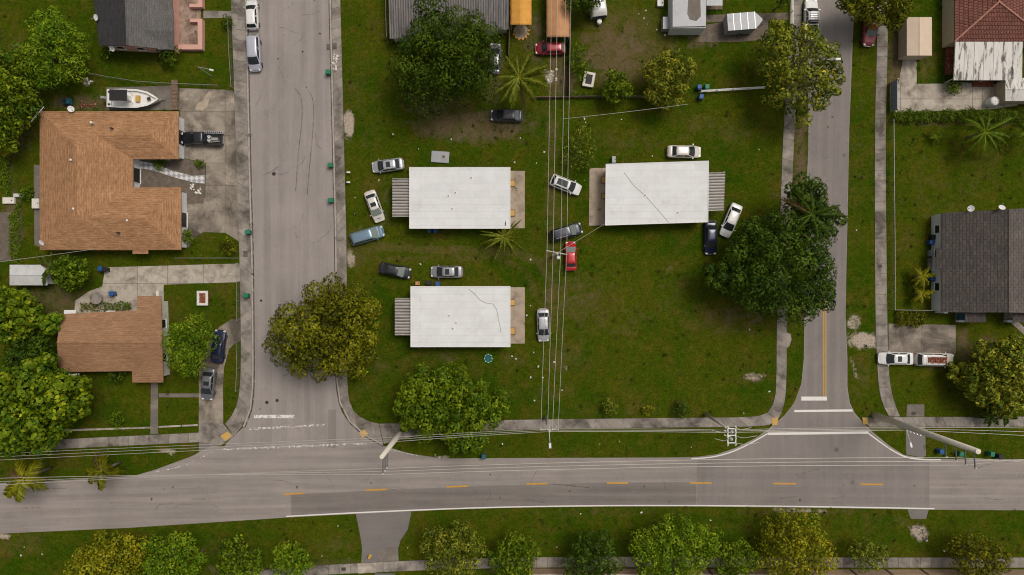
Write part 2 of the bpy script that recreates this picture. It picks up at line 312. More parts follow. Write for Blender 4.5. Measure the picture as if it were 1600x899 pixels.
# ------------------------------------------------------------------ ground
def pip(X, Y, poly):
    c = np.zeros(X.shape, bool); n_ = len(poly); j = n_ - 1
    for i in range(n_):
        xi, yi = poly[i]; xj, yj = poly[j]
        if yi != yj: c ^= ((yi > Y) != (yj > Y)) & (X < (xj - xi) * (Y - yi) / (yj - yi) + xi)
        j = i
    return c
gx = np.concatenate([[-900, -300, -120], np.arange(-84, 84.01, .4), [120, 300, 900]]); gy = np.concatenate([[-900, -300, -90], np.arange(-50, 50.01, .4), [90, 300, 900]])
GX, GY = np.meshgrid(gx, gy, indexing='ij'); PX = GX * S + 800; PY = 449.5 - GY * S
def blobs(lst):
    a = np.zeros(PX.shape)
    for b_ in lst:
        if len(b_) == 5:
            x, y, rx, ry, k = b_; a = np.maximum(a, k * np.clip(1.6 - 1.1 * np.sqrt(((PX - x) / rx) ** 2 + ((PY - y) / ry) ** 2), 0, 1))
        else:
            pts, wd, k = b_
            for (x0, y0), (x1, y1) in zip(pts, pts[1:]):
                t = np.clip(((PX - x0) * (x1 - x0) + (PY - y0) * (y1 - y0)) / ((x1 - x0) ** 2 + (y1 - y0) ** 2), 0, 1)
                d = np.hypot(PX - x0 - t * (x1 - x0), PY - y0 - t * (y1 - y0)); a = np.maximum(a, k * np.clip(1.5 - d / wd, 0, 1))
    return a
soil = blobs([(740, 196, 105, 28, .75), (690, 170, 60, 30, .6), (960, 85, 62, 48, .62), (1250, 250, 12, 75, .7), (1255, 120, 12, 120, .6), (1255, 480, 10, 40, .6), (20, 350, 16, 55, .8), (15, 250, 12, 50, .5),
    (880, 125, 26, 30, .7), (870, 95, 18, 20, .6), (90, 480, 70, 40, .6), (120, 160, 60, 14, .6), (600, 320, 14, 50, .42), (705, 556, 26, 12, .5), (1180, 590, 22, 8, .6), (1540, 555, 40, 40, .5),
    ([(1080, 36), (1085, 62), (1110, 66)], 14, .6), (1100, 60, 30, 10, .6), ([(570, 880), (420, 888), (330, 890)], 12, .4), (800, 885, 80, 14, .5), (1050, 885, 120, 16, .5), (255, 270, 55, 30, .85), (1500, 190, 110, 10, .5),
    (1160, 495, 50, 16, .5), (1470, 565, 40, 20, .4), (1505, 545, 14, 30, .7), (25, 150, 45, 100, .55), (45, 640, 80, 90, .5), (835, 60, 20, 60, .55), (180, 165, 60, 12, .6), (1400, 110, 14, 70, .75), (770, 110, 20, 60, .6), (860, 470, 10, 25, .35), (890, 470, 30, 16, .35)])
dry = blobs([(640, 60, 60, 60, .35), (570, 150, 40, 120, .3), (560, 390, 40, 40, .5), ([(600, 385), (700, 392), (800, 393), (845, 410), (862, 450), (860, 500)], 9, .6), ([(556, 405), (660, 405), (770, 402), (822, 420), (838, 460)], 7, .5), ([(863, 0), (863, 200), (860, 420)], 12, .52),
    (980, 70, 95, 75, .6), (1000, 220, 110, 18, .38), (1150, 205, 60, 22, .42), (900, 470, 70, 50, .45), (960, 500, 80, 40, .35), (1140, 500, 90, 30, .5), (880, 555, 40, 30, .45), (860, 610, 60, 30, .3), (1480, 300, 90, 90, .3), (1340, 240, 14, 200, .34),
    (1345, 590, 22, 50, .4), (520, 850, 50, 14, .45), (300, 860, 130, 20, .35), (1250, 800, 120, 7, .5), (30, 850, 60, 20, .45), (1400, 815, 60, 10, .4), (950, 800, 200, 8, .35), (870, 360, 16, 60, .4), (590, 590, 40, 40, .3), (1060, 470, 60, 60, .3), (1000, 640, 200, 14, .3), (800, 565, 40, 18, .4), (1120, 195, 60, 20, .4), (300, 700, 40, 20, .3), (1530, 60, 30, 70, .4), (1450, 100, 18, 50, .45)])
sand = blobs([(1348, 532, 22, 14, .85), (1335, 505, 12, 18, .5), (545, 195, 9, 22, .95), (548, 405, 6, 16, .8), (1436, 832, 14, 14, .75), ([(1330, 560), (1338, 590)], 4, .5), (858, 120, 9, 12, .6), (137, 130, 8, 8, .6), (1180, 588, 22, 7, .42), ([(1210, 797), (1290, 799)], 4, .5), (5, 838, 14, 5, .6), (1115, 50, 22, 8, .45), (885, 575, 5, 4, .6), (260, 705, 25, 5, .5), (690, 716, 40, 3, .5), (1395, 712, 18, 5, .6)])
nx, ny = len(gx), len(gy)
me = bpy.data.meshes.new('ground')
V = np.stack([GX.ravel(), GY.ravel(), np.zeros(nx * ny)], 1)
ii, jj = np.meshgrid(np.arange(nx - 1), np.arange(ny - 1), indexing='ij'); a0 = (ii * ny + jj).ravel()
F = np.stack([a0, a0 + ny, a0 + ny + 1, a0 + 1], 1)
def np_mesh(me, V, F):
    me.vertices.add(len(V)); me.vertices.foreach_set('co', V.astype(np.float32).ravel())
    k = F.shape[1]; me.loops.add(len(F) * k); me.loops.foreach_set('vertex_index', F.astype(np.int32).ravel())
    me.polygons.add(len(F)); me.polygons.foreach_set('loop_start', np.arange(0, len(F) * k, k, dtype=np.int32)); me.update(calc_edges=True)
np_mesh(me, V, F)
for nm, arr in (('soil', soil), ('dry', dry), ('sand', sand)):
    at = me.attributes.new(nm, 'FLOAT', 'POINT'); at.data.foreach_set('value', arr.astype(np.float32).ravel())
me.materials.append(M['lawn']); ground = bpy.data.objects.new('ground', me); COL.objects.link(ground); tag(ground, kind='structure')

HARD = []                          # photograph outlines of paved areas, kept free of grass blades
def W(pts, z=0): return [P2(x, y, z) for x, y in pts]
def paved(name, pts, z0, z1, m, parent=None, hard=True):
    if hard: HARD.append(pts)
    o = MB().prism(W(pts), z0, z1).build(name, M[m], parent)
    if not parent: tag(o, kind='structure')
    return o
def resample(pts, n):
    d = [0]
    for p, q in zip(pts, pts[1:]): d.append(d[-1] + math.hypot(q[0] - p[0], q[1] - p[1]))
    out = []
    for i in range(n + 1):
        t = d[-1] * i / n; k = max(j for j in range(len(d)) if d[j] <= t + 1e-9); k = min(k, len(pts) - 2)
        u = (t - d[k]) / (d[k + 1] - d[k]); out.append((pts[k][0] + u * (pts[k + 1][0] - pts[k][0]), pts[k][1] + u * (pts[k + 1][1] - pts[k][1])))
    return out, d[-1]
def smooth_line(pts, it=2):
    for _ in range(it):
        q = [pts[0]]
        for a, b in zip(pts, pts[1:]): q += [(a[0] * .75 + b[0] * .25, a[1] * .75 + b[1] * .25), (a[0] * .25 + b[0] * .75, a[1] * .25 + b[1] * .75)]
        pts = q + [pts[-1]]
    return pts
def sidewalk(L, Rr, slab=1.55, z=.075, m='conc', name='pavement'):
    L, Rr = smooth_line(L), smooth_line(Rr); HARD.append(L + Rr[::-1])
    n = max(1, round(resample(L, 4)[1] / S / slab)); a, _ = resample(L, n); b, _ = resample(Rr, n)
    base = MB().prism(W(a) + W(b)[::-1], -.05, z - .03).build(name, M['conc_base']); tag(base, kind='structure')
    for i in range(n):
        q = [a[i], a[i + 1], b[i + 1], b[i]]; cx = sum(p[0] for p in q) / 4; cy = sum(p[1] for p in q) / 4
        q = [(cx + (x - cx) * .97, cy + (y - cy) * .97) for x, y in q]; j = rnd.uniform(-.006, .006)
        MB().prism(W(q), z - .05, z + j).build('slab', M[m], base)
    return base
def clip(poly, ax, lo, hi):
    for s_, v in ((1, lo), (-1, hi)):
        out = []
        for p, q in zip(poly, poly[1:] + poly[:1]):
            dp, dq = s_ * (p[ax] - v), s_ * (q[ax] - v)
            if dp >= 0: out.append(p)
            if dp * dq < 0:
                t = dp / (dp - dq); out.append((p[0] + t * (q[0] - p[0]), p[1] + t * (q[1] - p[1])))
        poly = out
        if not poly: break
    return poly
def slabbed(name, pts, xs, ys, z, m):
    """concrete poured in bays: a base sheet and one slab for each bay"""
    HARD.append(pts); base = MB().prism(W(pts), -.05, z - .025).build(name, M['conc_base']); tag(base, kind='structure')
    xs = [-9e3] + xs + [9e3]; ys = [-9e3] + ys + [9e3]
    for x0, x1 in zip(xs, xs[1:]):
        for y0, y1 in zip(ys, ys[1:]):
            q = clip(clip(list(pts), 0, x0 + .3, x1 - .3), 1, y0 + .3, y1 - .3)
            if len(q) < 3: continue
            ar = abs(sum(p[0] * r[1] - r[0] * p[1] for p, r in zip(q, q[1:] + q[:1]))) / 2
            if ar < 8: continue
            MB().prism(W(q), z - .045, z + rnd.uniform(-.004, .004)).build('slab', M[m], base)
    return base

# roads ---------------------------------------------------------------------------------
main_top_l = [(-60, 759), (0, 755), (150, 748), (212, 743), (240, 735), (300, 713), (318, 703), (330, 697), (350, 698)]
street_l = [(382, 668), (394, 640), (397, 600), (396, 480), (395, 380), (392, 300), (389, 150), (386, 0), (385, -60)]
street_r = [(514, -60), (515, 0), (518.5, 150), (522, 300), (524, 380), (525.5, 590), (527, 612), (533, 640), (548, 663), (575, 685), (600, 697)]
main_top_m = [(640, 709), (690, 716.5), (800, 716), (1060, 715), (1090, 714), (1120, 710), (1150, 700), (1180, 685), (1200, 671), (1225, 650), (1241, 630), (1252, 600), (1256, 560)]
street2_l = [(1257, 480), (1260, 300), (1263, 230), (1263, 0), (1263, -60)]
street2_r = [(1337, -60), (1335, 0), (1327, 200), (1325, 300), (1321, 490), (1324, 560), (1324, 605), (1328, 630), (1336, 646), (1346, 658), (1362, 674), (1390, 697), (1412, 711), (1445, 717)]
main_end = [(1660, 718), (1660, 798), (1450, 796.5), (1300, 794), (1100, 791.5), (950, 791.5), (800, 793.5), (700, 796.5), (560, 803), (445, 809), (400, 812), (200, 825), (0, 834), (-60, 839)]
ROAD = main_top_l + street_l + street_r + main_top_m + street2_l + street2_r + main_end
road = paved('road', ROAD, -.06, .014, 'road')
patch = lambda nm, pts, m, z=.018: paved(nm, pts, .004, z, m, road, False)
patch('street_surface', [(352, 694), (382, 666), (394, 640), (397, 600), (396, 480), (395, 380), (392, 300), (389, 150), (386, 0), (386, -55), (513, -55), (514, 0), (517.5, 150), (521, 300), (523, 380), (524.5, 590), (526, 612), (532, 642), (547, 665), (574, 687), (590, 696), (480, 706)], 'road_v')
patch('asphalt_patch', [(455, 773), (600, 766), (800, 758), (950, 754), (1088, 753.5), (1088, 790.5), (950, 790.5), (800, 792.5), (700, 795.5), (560, 802), (455, 807.5)], 'road_d')
patch('asphalt_patch', [(1089, 715.5), (1121, 711.5), (1151, 702), (1181, 687), (1202, 672), (1226, 651), (1242, 631), (1253, 600), (1257, 560), (1258, 480), (1261, 300), (1264, 230), (1264, -55), (1335, -55), (1334, 0), (1326, 200), (1324, 300), (1320, 490), (1323, 560), (1323, 606), (1327, 632), (1335, 648), (1345, 660), (1361, 676), (1389, 699), (1411, 713), (1445, 719), (1452, 719), (1452, 795.5), (1300, 793), (1089, 790.8)], 'road_r', .0185)
patch('asphalt_patch', [(513, 640), (525, 640), (525, 700), (513, 700)], 'road_r', .021)
paved('asphalt_apron', [(556, 802.5), (643, 799.5), (637, 828), (626, 844), (622, 858), (623, 877), (564, 882), (566, 858), (563, 838)], -.05, .010, 'apron')
paved('asphalt_apron', [(1415, 666), (1445, 666), (1447, 712), (1440, 715.5), (1416, 710)], -.05, .010, 'apron')
paved('asphalt_apron', [(1418, 796), (1451, 796.5), (1447, 811), (1423, 811)], -.05, .010, 'apron')
paved('asphalt_apron', [(311, 690), (345, 695), (328, 702), (311, 708)], -.05, .010, 'apron')
paved('drain_pad', [(1417, 632), (1444, 632), (1444, 651), (1416, 651)], -.05, .04, 'conc_d')
paved('drain_pad', [(590, 857), (620, 855), (623, 876), (590, 878)], -.05, .03, 'conc_d')

def line_mark(name, pts, wd, m, z=.026):
    L, _ = resample(smooth_line(pts, 2) if len(pts) > 2 else pts, max(1, len(pts) * 6 if len(pts) > 2 else 1)); L = W(L); a = []; b = []
    for i, p in enumerate(L):
        q0 = L[max(i - 1, 0)]; q1 = L[min(i + 1, len(L) - 1)]; d = math.hypot(q1[0] - q0[0], q1[1] - q0[1]); nx_, ny_ = -(q1[1] - q0[1]) / d, (q1[0] - q0[0]) / d
        a.append((p[0] + nx_ * wd / 2, p[1] + ny_ * wd / 2, z)); b.append((p[0] - nx_ * wd / 2, p[1] - ny_ * wd / 2, z))
    mb = MB(); mb.add(a + b, [(i + 1, i, len(L) + i, len(L) + i + 1) for i in range(len(L) - 1)])
    return mb.build(name, M[m], road)
for x0, x1, y0, y1 in ((443, 476, 772.6, 770.8), (571.5, 605, 766.4, 764.8), (698, 731, 761, 759.6), (823, 856, 756.6, 755.6), (948, 981, 755, 755), (1078, 1112, 755, 755), (1208, 1244, 755.6, 756), (1344, 1380, 756.8, 757.2)):
    line_mark('lane_dash', [(x0, y0), (x1, y1)], .24, 'yellow_line')
for x0, x1, y in ((1490, 1518, 757.5), (300, 342, 779.5), (168, 207, 786), (30, 64, 794)): line_mark('lane_dash', [(x0, y + .6), (x1, y - .6)], .22, 'yellow_worn')
line_mark('edge_line', [(447, 807), (560, 801), (700, 795), (800, 792), (950, 790), (1100, 790), (1300, 792), (1460, 795)], .17, 'white_line')
line_mark('edge_line', [(1080, 717), (1112, 715), (1140, 708), (1165, 697), (1185, 686), (1200, 677.5)], .17, 'white_line')
line_mark('edge_line', [(1357, 677.5), (1375, 691), (1395, 705), (1415, 715), (1440, 718.5), (1470, 718.5)], .17, 'white_line')
line_mark('edge_line', [(236, 738), (270, 733), (305, 721), (332, 705)], .12, 'white_worn'); line_mark('edge_line', [(600, 700), (625, 706), (652, 712)], .12, 'white_worn')
line_mark('stop_line', [(1252, 623), (1292, 623)], .58, 'white_line'); line_mark('stop_line', [(397, 651), (460, 651)], .48, 'white_half')
line_mark('crossing_line', [(1241, 642.5), (1332, 641.5)], .32, 'white_line'); line_mark('crossing_line', [(1200, 678), (1357, 676)], .36, 'white_line')
line_mark('crossing_line', [(387, 670.5), (511, 664)], .30, 'white_worn'); line_mark('crossing_line', [(348, 702.5), (572, 693)], .30, 'white_worn')
for dx in (-1.7, 1.7): line_mark('centre_line', [(1288.5 + dx, 425), (1288.5 + dx, 619)], .16, 'yellow_line')
for pts in ([(461, 139), (468, 146), (473, 165), (471, 200), (466, 240), (462, 300)], [(480, 140), (488, 150), (491, 172), (488, 215), (484, 260), (480, 305)], [(852, 755), (880, 758), (920, 762)]): line_mark('skid_mark', pts, .10, 'skid', .0225)
for k_ in (street_l[:-1], street_r[1:]): line_mark('gutter_dirt', [(x + (.9 if k_ is street_l[:-1] or x < 450 else -.9), y) for x, y in k_], .16, 'gutter', .0228)
cen = [(-50, 799), (30, 794), (190, 785), (320, 778), (460, 772), (588, 765.5), (715, 760), (840, 756), (965, 755), (1095, 755), (1226, 756), (1362, 757), (1650, 758)]
for d_ in (-29, -13, 11, 27): line_mark('wheel_track', [(x, y + d_ * .93) for x, y in cen], .95, 'track', .0222)
for d_ in (24, 48, 84, 108): line_mark('wheel_track', [(389 + d_, -50), (391 + d_, 150), (394 + d_, 380), (396 + d_, 600), (396 + d_, 690)], .9, 'track', .0222)
for d_ in (10, 26, 44, 60): line_mark('wheel_track', [(1264 + d_, -50), (1263 + d_, 200), (1258 + d_, 480), (1256 + d_, 610), (1254 + d_, 700)], .9, 'track', .0222)
for k_ in range(16):
    x_, y_ = rnd.uniform(402, 505), rnd.uniform(10, 640); a_ = rnd.choice((0, 0, 1.5)); q_ = [(x_, y_)]
    for _ in range(6): a_ += rnd.uniform(-.5, .5); q_.append((min(518, max(398, q_[-1][0] + 5 * math.cos(a_))), q_[-1][1] + 5 * math.sin(a_)))
    line_mark('sealed_crack', q_, .05, 'skid', .0224)
for k_ in range(16):
    x_ = rnd.uniform(30, 1560); y_ = rnd.uniform(728, 786) + (max(0, 420 - x_) * .06); a_ = rnd.choice((0, 0, 1.5)); q_ = [(x_, y_)]
    for _ in range(6): a_ += rnd.uniform(-.4, .4); q_.append((q_[-1][0] + 5 * math.cos(a_), min(789, max(722, q_[-1][1] + 3 * math.sin(a_)))))
    line_mark('sealed_crack', q_, .05, 'skid', .0224)
for k_ in range(40):
    c = P(*rnd.choice(((rnd.uniform(400, 515), rnd.uniform(0, 690)), (rnd.uniform(100, 1580), rnd.uniform(735, 785)), (rnd.uniform(1268, 1320), rnd.uniform(0, 700))))); r = rnd.uniform(.05, .22)
    MB().add([(c[0] + r * rnd.uniform(.6, 1.2) * math.cos(i * .7854), c[1] + r * rnd.uniform(.6, 1.2) * math.sin(i * .7854), .0232) for i in range(8)], [tuple(range(8))]).build('oil_spot', M['skid'], road)
for x, y, r in ((428, 272, .28), (1307, 703, .36), (1332, 754, .36), (437, 485, .25), (417, 629, .26), (433, 626, .24), (408, 470, .18), (473, 81, .14), (1319, 243, .3)):
    c = P(x, y); MB().lathe([(r, 0), (r, .012), (r * .8, .014), (r * .78, .010), (r * .2, .011)], 14, (c[0], c[1], .016)).build('manhole_cover', M['iron'] if r < .29 else M['conc_d'], road)

# pavements, kerbs -------------------------------------------------------------------------
KL, KR = [(382, 668), (394, 640), (397, 600), (396, 480), (395, 380), (392, 300), (389, 150), (386, 0), (385, -50)], [(514, -50), (515, 0), (518.5, 150), (522, 300), (524, 380), (525.5, 590), (527, 612), (533, 640), (548, 663), (575, 685), (598, 696)]
def offs(pts, d):
    out = []
    for i, p in enumerate(pts):
        q0 = pts[max(i - 1, 0)]; q1 = pts[min(i + 1, len(pts) - 1)]; l = math.hypot(q1[0] - q0[0], q1[1] - q0[1]); out.append((p[0] - (q1[1] - q0[1]) / l * d, p[1] + (q1[0] - q0[0]) / l * d))
    return out
for k, sg in ((KL, -1), (KR, -1)):
    a = smooth_line(k); bq = offs(a, 2.4 * sg)
    n = round(resample(a, 4)[1] / S / 3); ra, rb = resample(a, n)[0], resample(bq, n)[0]
    base = MB().prism(W(ra) + W(offs(ra, 1.2 * sg))[::-1], -.06, .10).build('kerb', M['kerb']); tag(base, kind='structure')
    for i in range(n):
        q = [ra[i], ra[i + 1], rb[i + 1], rb[i]]; cx = sum(p[0] for p in q) / 4; cy = sum(p[1] for p in q) / 4
        MB().prism(W([(cx + (x - cx) * 1.0, cy + (y - cy) * .99) for x, y in q]), -.05, .135).build('kerb_stone', M['kerb'], base)
sidewalk([(361, -50), (361, 0), (366, 130), (371, 300), (374, 380), (376, 480), (377, 560), (375, 612), (368, 643), (352, 662)], [(382.5, -50), (383.5, 0), (386.4, 150), (389.4, 300), (392.4, 380), (393.4, 480), (394.4, 600), (391.5, 638), (380, 666), (366, 681)], 1.5, .12)
sidewalk([(517.5, -50), (518, 0), (521, 150), (524.5, 300), (526.5, 380), (528, 590), (530, 612), (536, 639), (550, 661), (577, 682.5), (599, 693.5)], [(531, -50), (532, 0), (536, 150), (539.5, 300), (542, 380), (543, 590), (543.5, 612), (547, 634), (557, 648), (573, 657.5), (592, 662)], 1.5, .12)
sidewalk([(592, 662), (640, 661), (780, 656), (1060, 653), (1183, 652), (1200, 646), (1209, 631), (1213, 605), (1213, 500), (1220, 300), (1224, 190), (1238, 0), (1240, -40)], [(600, 694), (640, 682), (780, 671), (1060, 668), (1197, 667), (1216, 659), (1225, 635), (1229, 605), (1229, 500), (1237, 300), (1242, 190), (1254, 0), (1256, -40)], 1.5)
sidewalk([(1370, -40), (1370, 80), (1366, 200), (1367, 500), (1370, 570), (1373, 612), (1380, 636), (1389, 651)], [(1387, -40), (1387, 80), (1383, 200), (1386, 500), (1388, 570), (1391, 605), (1397, 629), (1406, 651)], 1.5)
sidewalk([(1346, 652), (1600, 651), (1660, 651)], [(1357, 667), (1600, 667), (1660, 667)], 1.5)
sidewalk([(60, 688), (115, 685.5), (311, 676)], [(60, 703), (115, 700.5), (311, 691)], 1.5)
sidewalk([(360, 895), (485, 884), (560, 880), (660, 875), (840, 869.5), (1300, 871), (1660, 871)], [(360, 911), (485, 899), (560, 895.5), (660, 891), (840, 886), (1300, 887), (1660, 887)], 1.6)
paved('pavement_corner', [(311, 656), (349, 663), (366, 681), (345, 696), (311, 690)], -.05, .10, 'conc')
MB().prism(W([(559, 880.5), (588, 879), (588.5, 894.5), (559.5, 896)]), 0, .085).build('pale_slab', M['conc_w'], None); tag(bpy.data.objects['pale_slab'], kind='structure')
for i, pts in enumerate(([(345, 681), (356, 674), (363, 681), (352, 689)], [(561, 676), (569, 671), (576, 678), (566, 684)], [(1206, 653), (1215, 653), (1214, 664), (1206, 664)], [(1347, 653), (1355, 653), (1356, 663), (1348, 663)])):
    o = paved('tactile_pad', pts, .02, .128, 'yellowbox' if i != 1 else 'yellowbox', None, False)

# drives, yards, paths -----------------------------------------------------------------------
slabbed('driveway', [(281, 138), (362, 141), (369, 146), (372, 300), (374, 378), (365, 372), (352, 364), (318, 363), (304, 372), (296, 386), (284, 388), (283, 320), (318, 318), (321, 300), (322, 255), (281, 246)], [352], [175, 212, 255, 290, 330], .05, 'conc_y')
slabbed('driveway', [(165, 418), (375, 412), (375, 441), (256, 445), (254, 492), (116, 492), (118, 470), (140, 455), (160, 448)], [215, 262, 318], [443], .05, 'conc_w')
slabbed('driveway', [(377, 497), (362, 499), (343, 511), (328, 530), (318, 556), (311, 582), (311, 657), (349, 663), (348.5, 610), (350, 575), (358, 546), (368, 536), (377, 532)], [], [545, 585, 622], .05, 'conc_y')
slabbed('driveway', [(1388, 506), (1493, 508), (1493, 553), (1388, 553)], [1440], [530], .05, 'conc_y')
slabbed('side_yard', [(1398, 132), (1476, 131), (1482, 128), (1555, 132), (1590, 128), (1590, 165), (1552, 171), (1397, 176)], [1407, 1434, 1473, 1519, 1535], [155], .05, 'conc_w')
paved('pavement_pad', [(1228, 519), (1235, 522), (1236.5, 531), (1233, 541), (1228, 545)], -.05, .07, 'conc'); paved('garden_path', [(1411, 92), (1432, 92), (1432, 132), (1403, 132)], -.05, .045, 'conc_w'); paved('garden_path', [(236, 597), (247, 597), (247, 678), (235, 678)], -.05, .045, 'conc_d')
paved('garden_path', [(318, 17), (364, 18), (364, 28), (318, 29)], -.05, .045, 'conc'); paved('garden_path', [(1095, 24), (1232, 20), (1232, 31), (1150, 34), (1105, 35)], -.05, .03, 'dirtslab')
paved('trailer_yard', [(1100, 40), (1130, 34), (1200, 32), (1200, 62), (1150, 66), (1090, 66)], -.05, .02, 'dirtslab'); paved('boat_pad', [(166, 137), (272, 134), (281, 138), (281, 172), (167, 172)], -.05, .03, 'conc_d')
paved('garden_path', [(1575, 500), (1588, 500), (1625, 536), (1612, 536)], -.05, .045, 'conc'); paved('garden_path', [(248, 615), (311, 615), (311, 621), (248, 621)], -.05, .02, 'conc_d')
paved('garden_path', [(102, 671), (236, 667), (236, 669.5), (102, 674)], -.05, .06, 'conc_w'); paved('garden_path', [(248, 666), (309, 663), (309, 665.5), (248, 668.5)], -.05, .06, 'conc_w')
paved('flagstone_strip', [(53, 258), (64, 258), (68, 384), (54, 384)], -.05, .04, 'conc_d'); paved('courtyard_bed', [(208, 243), (281, 247), (321, 255), (320, 300), (318, 318), (283, 320), (208, 296)], -.05, .015, 'dirtslab'); paved('soil_bed', [(0, 332), (17, 332), (17, 408), (0, 408)], -.05, .02, 'dirtslab')
paved('spilled_sand', [(305, 170), (309, 162), (318, 158), (322, 148), (329, 142), (331, 147), (327, 156), (325, 166), (318, 173), (310, 173)], .02, .058, 'sandspill', None, False)
tp = [(212, 250), (240, 256), (270, 267), (300, 275), (320, 274), (320, 287), (300, 285), (268, 276), (240, 267), (212, 262)]
paved('chequered_path', tp, -.05, .045, 'tilepath')
# ================================================================== BUILDINGS
def metres_to_z(z0, slope, d_px): return z0 - slope * d_px / S
def plane_roof(parent, name, pts, zf, m, th=.14):
    """a roof plane from its outline in the photograph; zf gives the height at a photograph point"""
    top = [P(x, y, zf(x, y)) for x, y in pts]; mb = MB()
    a = sum(p[0] * q[1] - q[0] * p[1] for p, q in zip(top, top[1:] + top[:1]))
    if a < 0: top = top[::-1]
    n = len(top); bot = [(x, y, z - th) for x, y, z in top]
    mb.add(bot + top, [tuple(range(n - 1, -1, -1)), tuple(range(n, 2 * n))] + [(i, (i + 1) % n, n + (i + 1) % n, n + i) for i in range(n)])
    mb.v = [local(v, parent) for v in mb.v]
    return mb.build(name, M[m] if isinstance(m, str) else m, parent)
def lprism(parent, name, pts_world, z0, z1, m, grand=None):
    mb = MB().prism(pts_world, z0, z1); o = parent if not grand else grand
    mb.v = [local(v, parent) for v in mb.v]
    return mb.build(name, M[m], grand or parent)
def wall_ring(parent, pts, h, m, inset=.45, th=.18, zr=None):
    """walls under a roof outline given at height zr in the photograph"""
    w_ = [P2(x, y, zr or h) for x, y in pts]; n = len(w_)
    a = sum(p[0] * q[1] - q[0] * p[1] for p, q in zip(w_, w_[1:] + w_[:1]))
    if a < 0: w_ = w_[::-1]
    def off(d):
        out = []
        for i in range(n):
            p0, p1, p2 = Vector(w_[i - 1]), Vector(w_[i]), Vector(w_[(i + 1) % n])
            e1 = (p1 - p0).normalized(); e2 = (p2 - p1).normalized(); n1 = Vector((-e1.y, e1.x)); n2 = Vector((-e2.y, e2.x))
            b_ = n1 + n2; k = d / max(.3, b_.dot(n1)); out.append(tuple(p1 + b_ * k))
        return out
    a, b_ = off(inset), off(inset + th); mb = MB()
    vs = [(x, y, z) for z in (-.05, h) for x, y in a] + [(x, y, z) for z in (-.05, h) for x, y in b_]
    fs = []
    for i in range(n):
        j = (i + 1) % n; fs += [(i, j, n + j, n + i), (2 * n + j, 2 * n + i, 3 * n + i, 3 * n + j), (n + i, n + j, 3 * n + j, 3 * n + i), (j, i, 2 * n + i, 2 * n + j)]
    mb.add(vs, fs); mb.v = [local(v, parent) for v in mb.v]
    o = mb.build('wall', M[m], parent); return o, a
def opening(parent, p0, p1, t, wd, z0, z1, kind='window', fm='whitepaint', side=1):
    """a window or door set on the wall line p0-p1 (world xy) at fraction t"""
    d = Vector((p1[0] - p0[0], p1[1] - p0[1])); L = d.length; d /= L; nrm = Vector((d.y, -d.x)) * side; c = Vector(p0) + d * (L * t); a = math.atan2(d.y, d.x)
    q = c + nrm * .02; mb = MB().box((q.x, q.y, (z0 + z1) / 2), (wd, .06, z1 - z0), a); mb.v = [local(v, parent) for v in mb.v]
    o = mb.build(kind, M[fm], parent)
    q = c + nrm * .056; mb = MB().box((q.x, q.y, (z0 + z1) / 2), (wd - .14, .02, z1 - z0 - .14), a); mb.v = [local(v, parent) for v in mb.v]
    mb.build('pane' if kind == 'window' else 'door_panel', M['glass'] if kind == 'window' else M['wood'], o)
    if kind == 'window':
        q = c + nrm * .08; mb = MB().box((q.x, q.y, z0 - .04), (wd + .1, .16, .06), a); mb.v = [local(v, parent) for v in mb.v]; mb.build('sill', M['stucco_w'], o)
    return o
def corrugated(parent, name, q, m, pitch=.3, amp=.035, along='x', th=.02):
    """q = four world corners (x,y,z) a,b,c,d; ribs run along a-b, repeat along a-d"""
    a, b, c, d = [Vector(p) for p in q]; n = max(2, int((d - a).length / pitch)) * 4
    def fn(u, v):
        p = (a * (1 - u) + b * u) * (1 - v) + (d * (1 - u) + c * u) * v
        return (p.x, p.y, p.z + amp * (1, .0, -1, .0)[int(round(v * n)) % 4])
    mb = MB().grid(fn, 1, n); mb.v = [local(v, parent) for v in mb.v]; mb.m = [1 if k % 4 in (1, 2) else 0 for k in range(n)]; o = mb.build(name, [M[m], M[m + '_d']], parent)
    s_ = o.modifiers.new('thickness', 'SOLIDIFY'); s_.thickness = th; return o

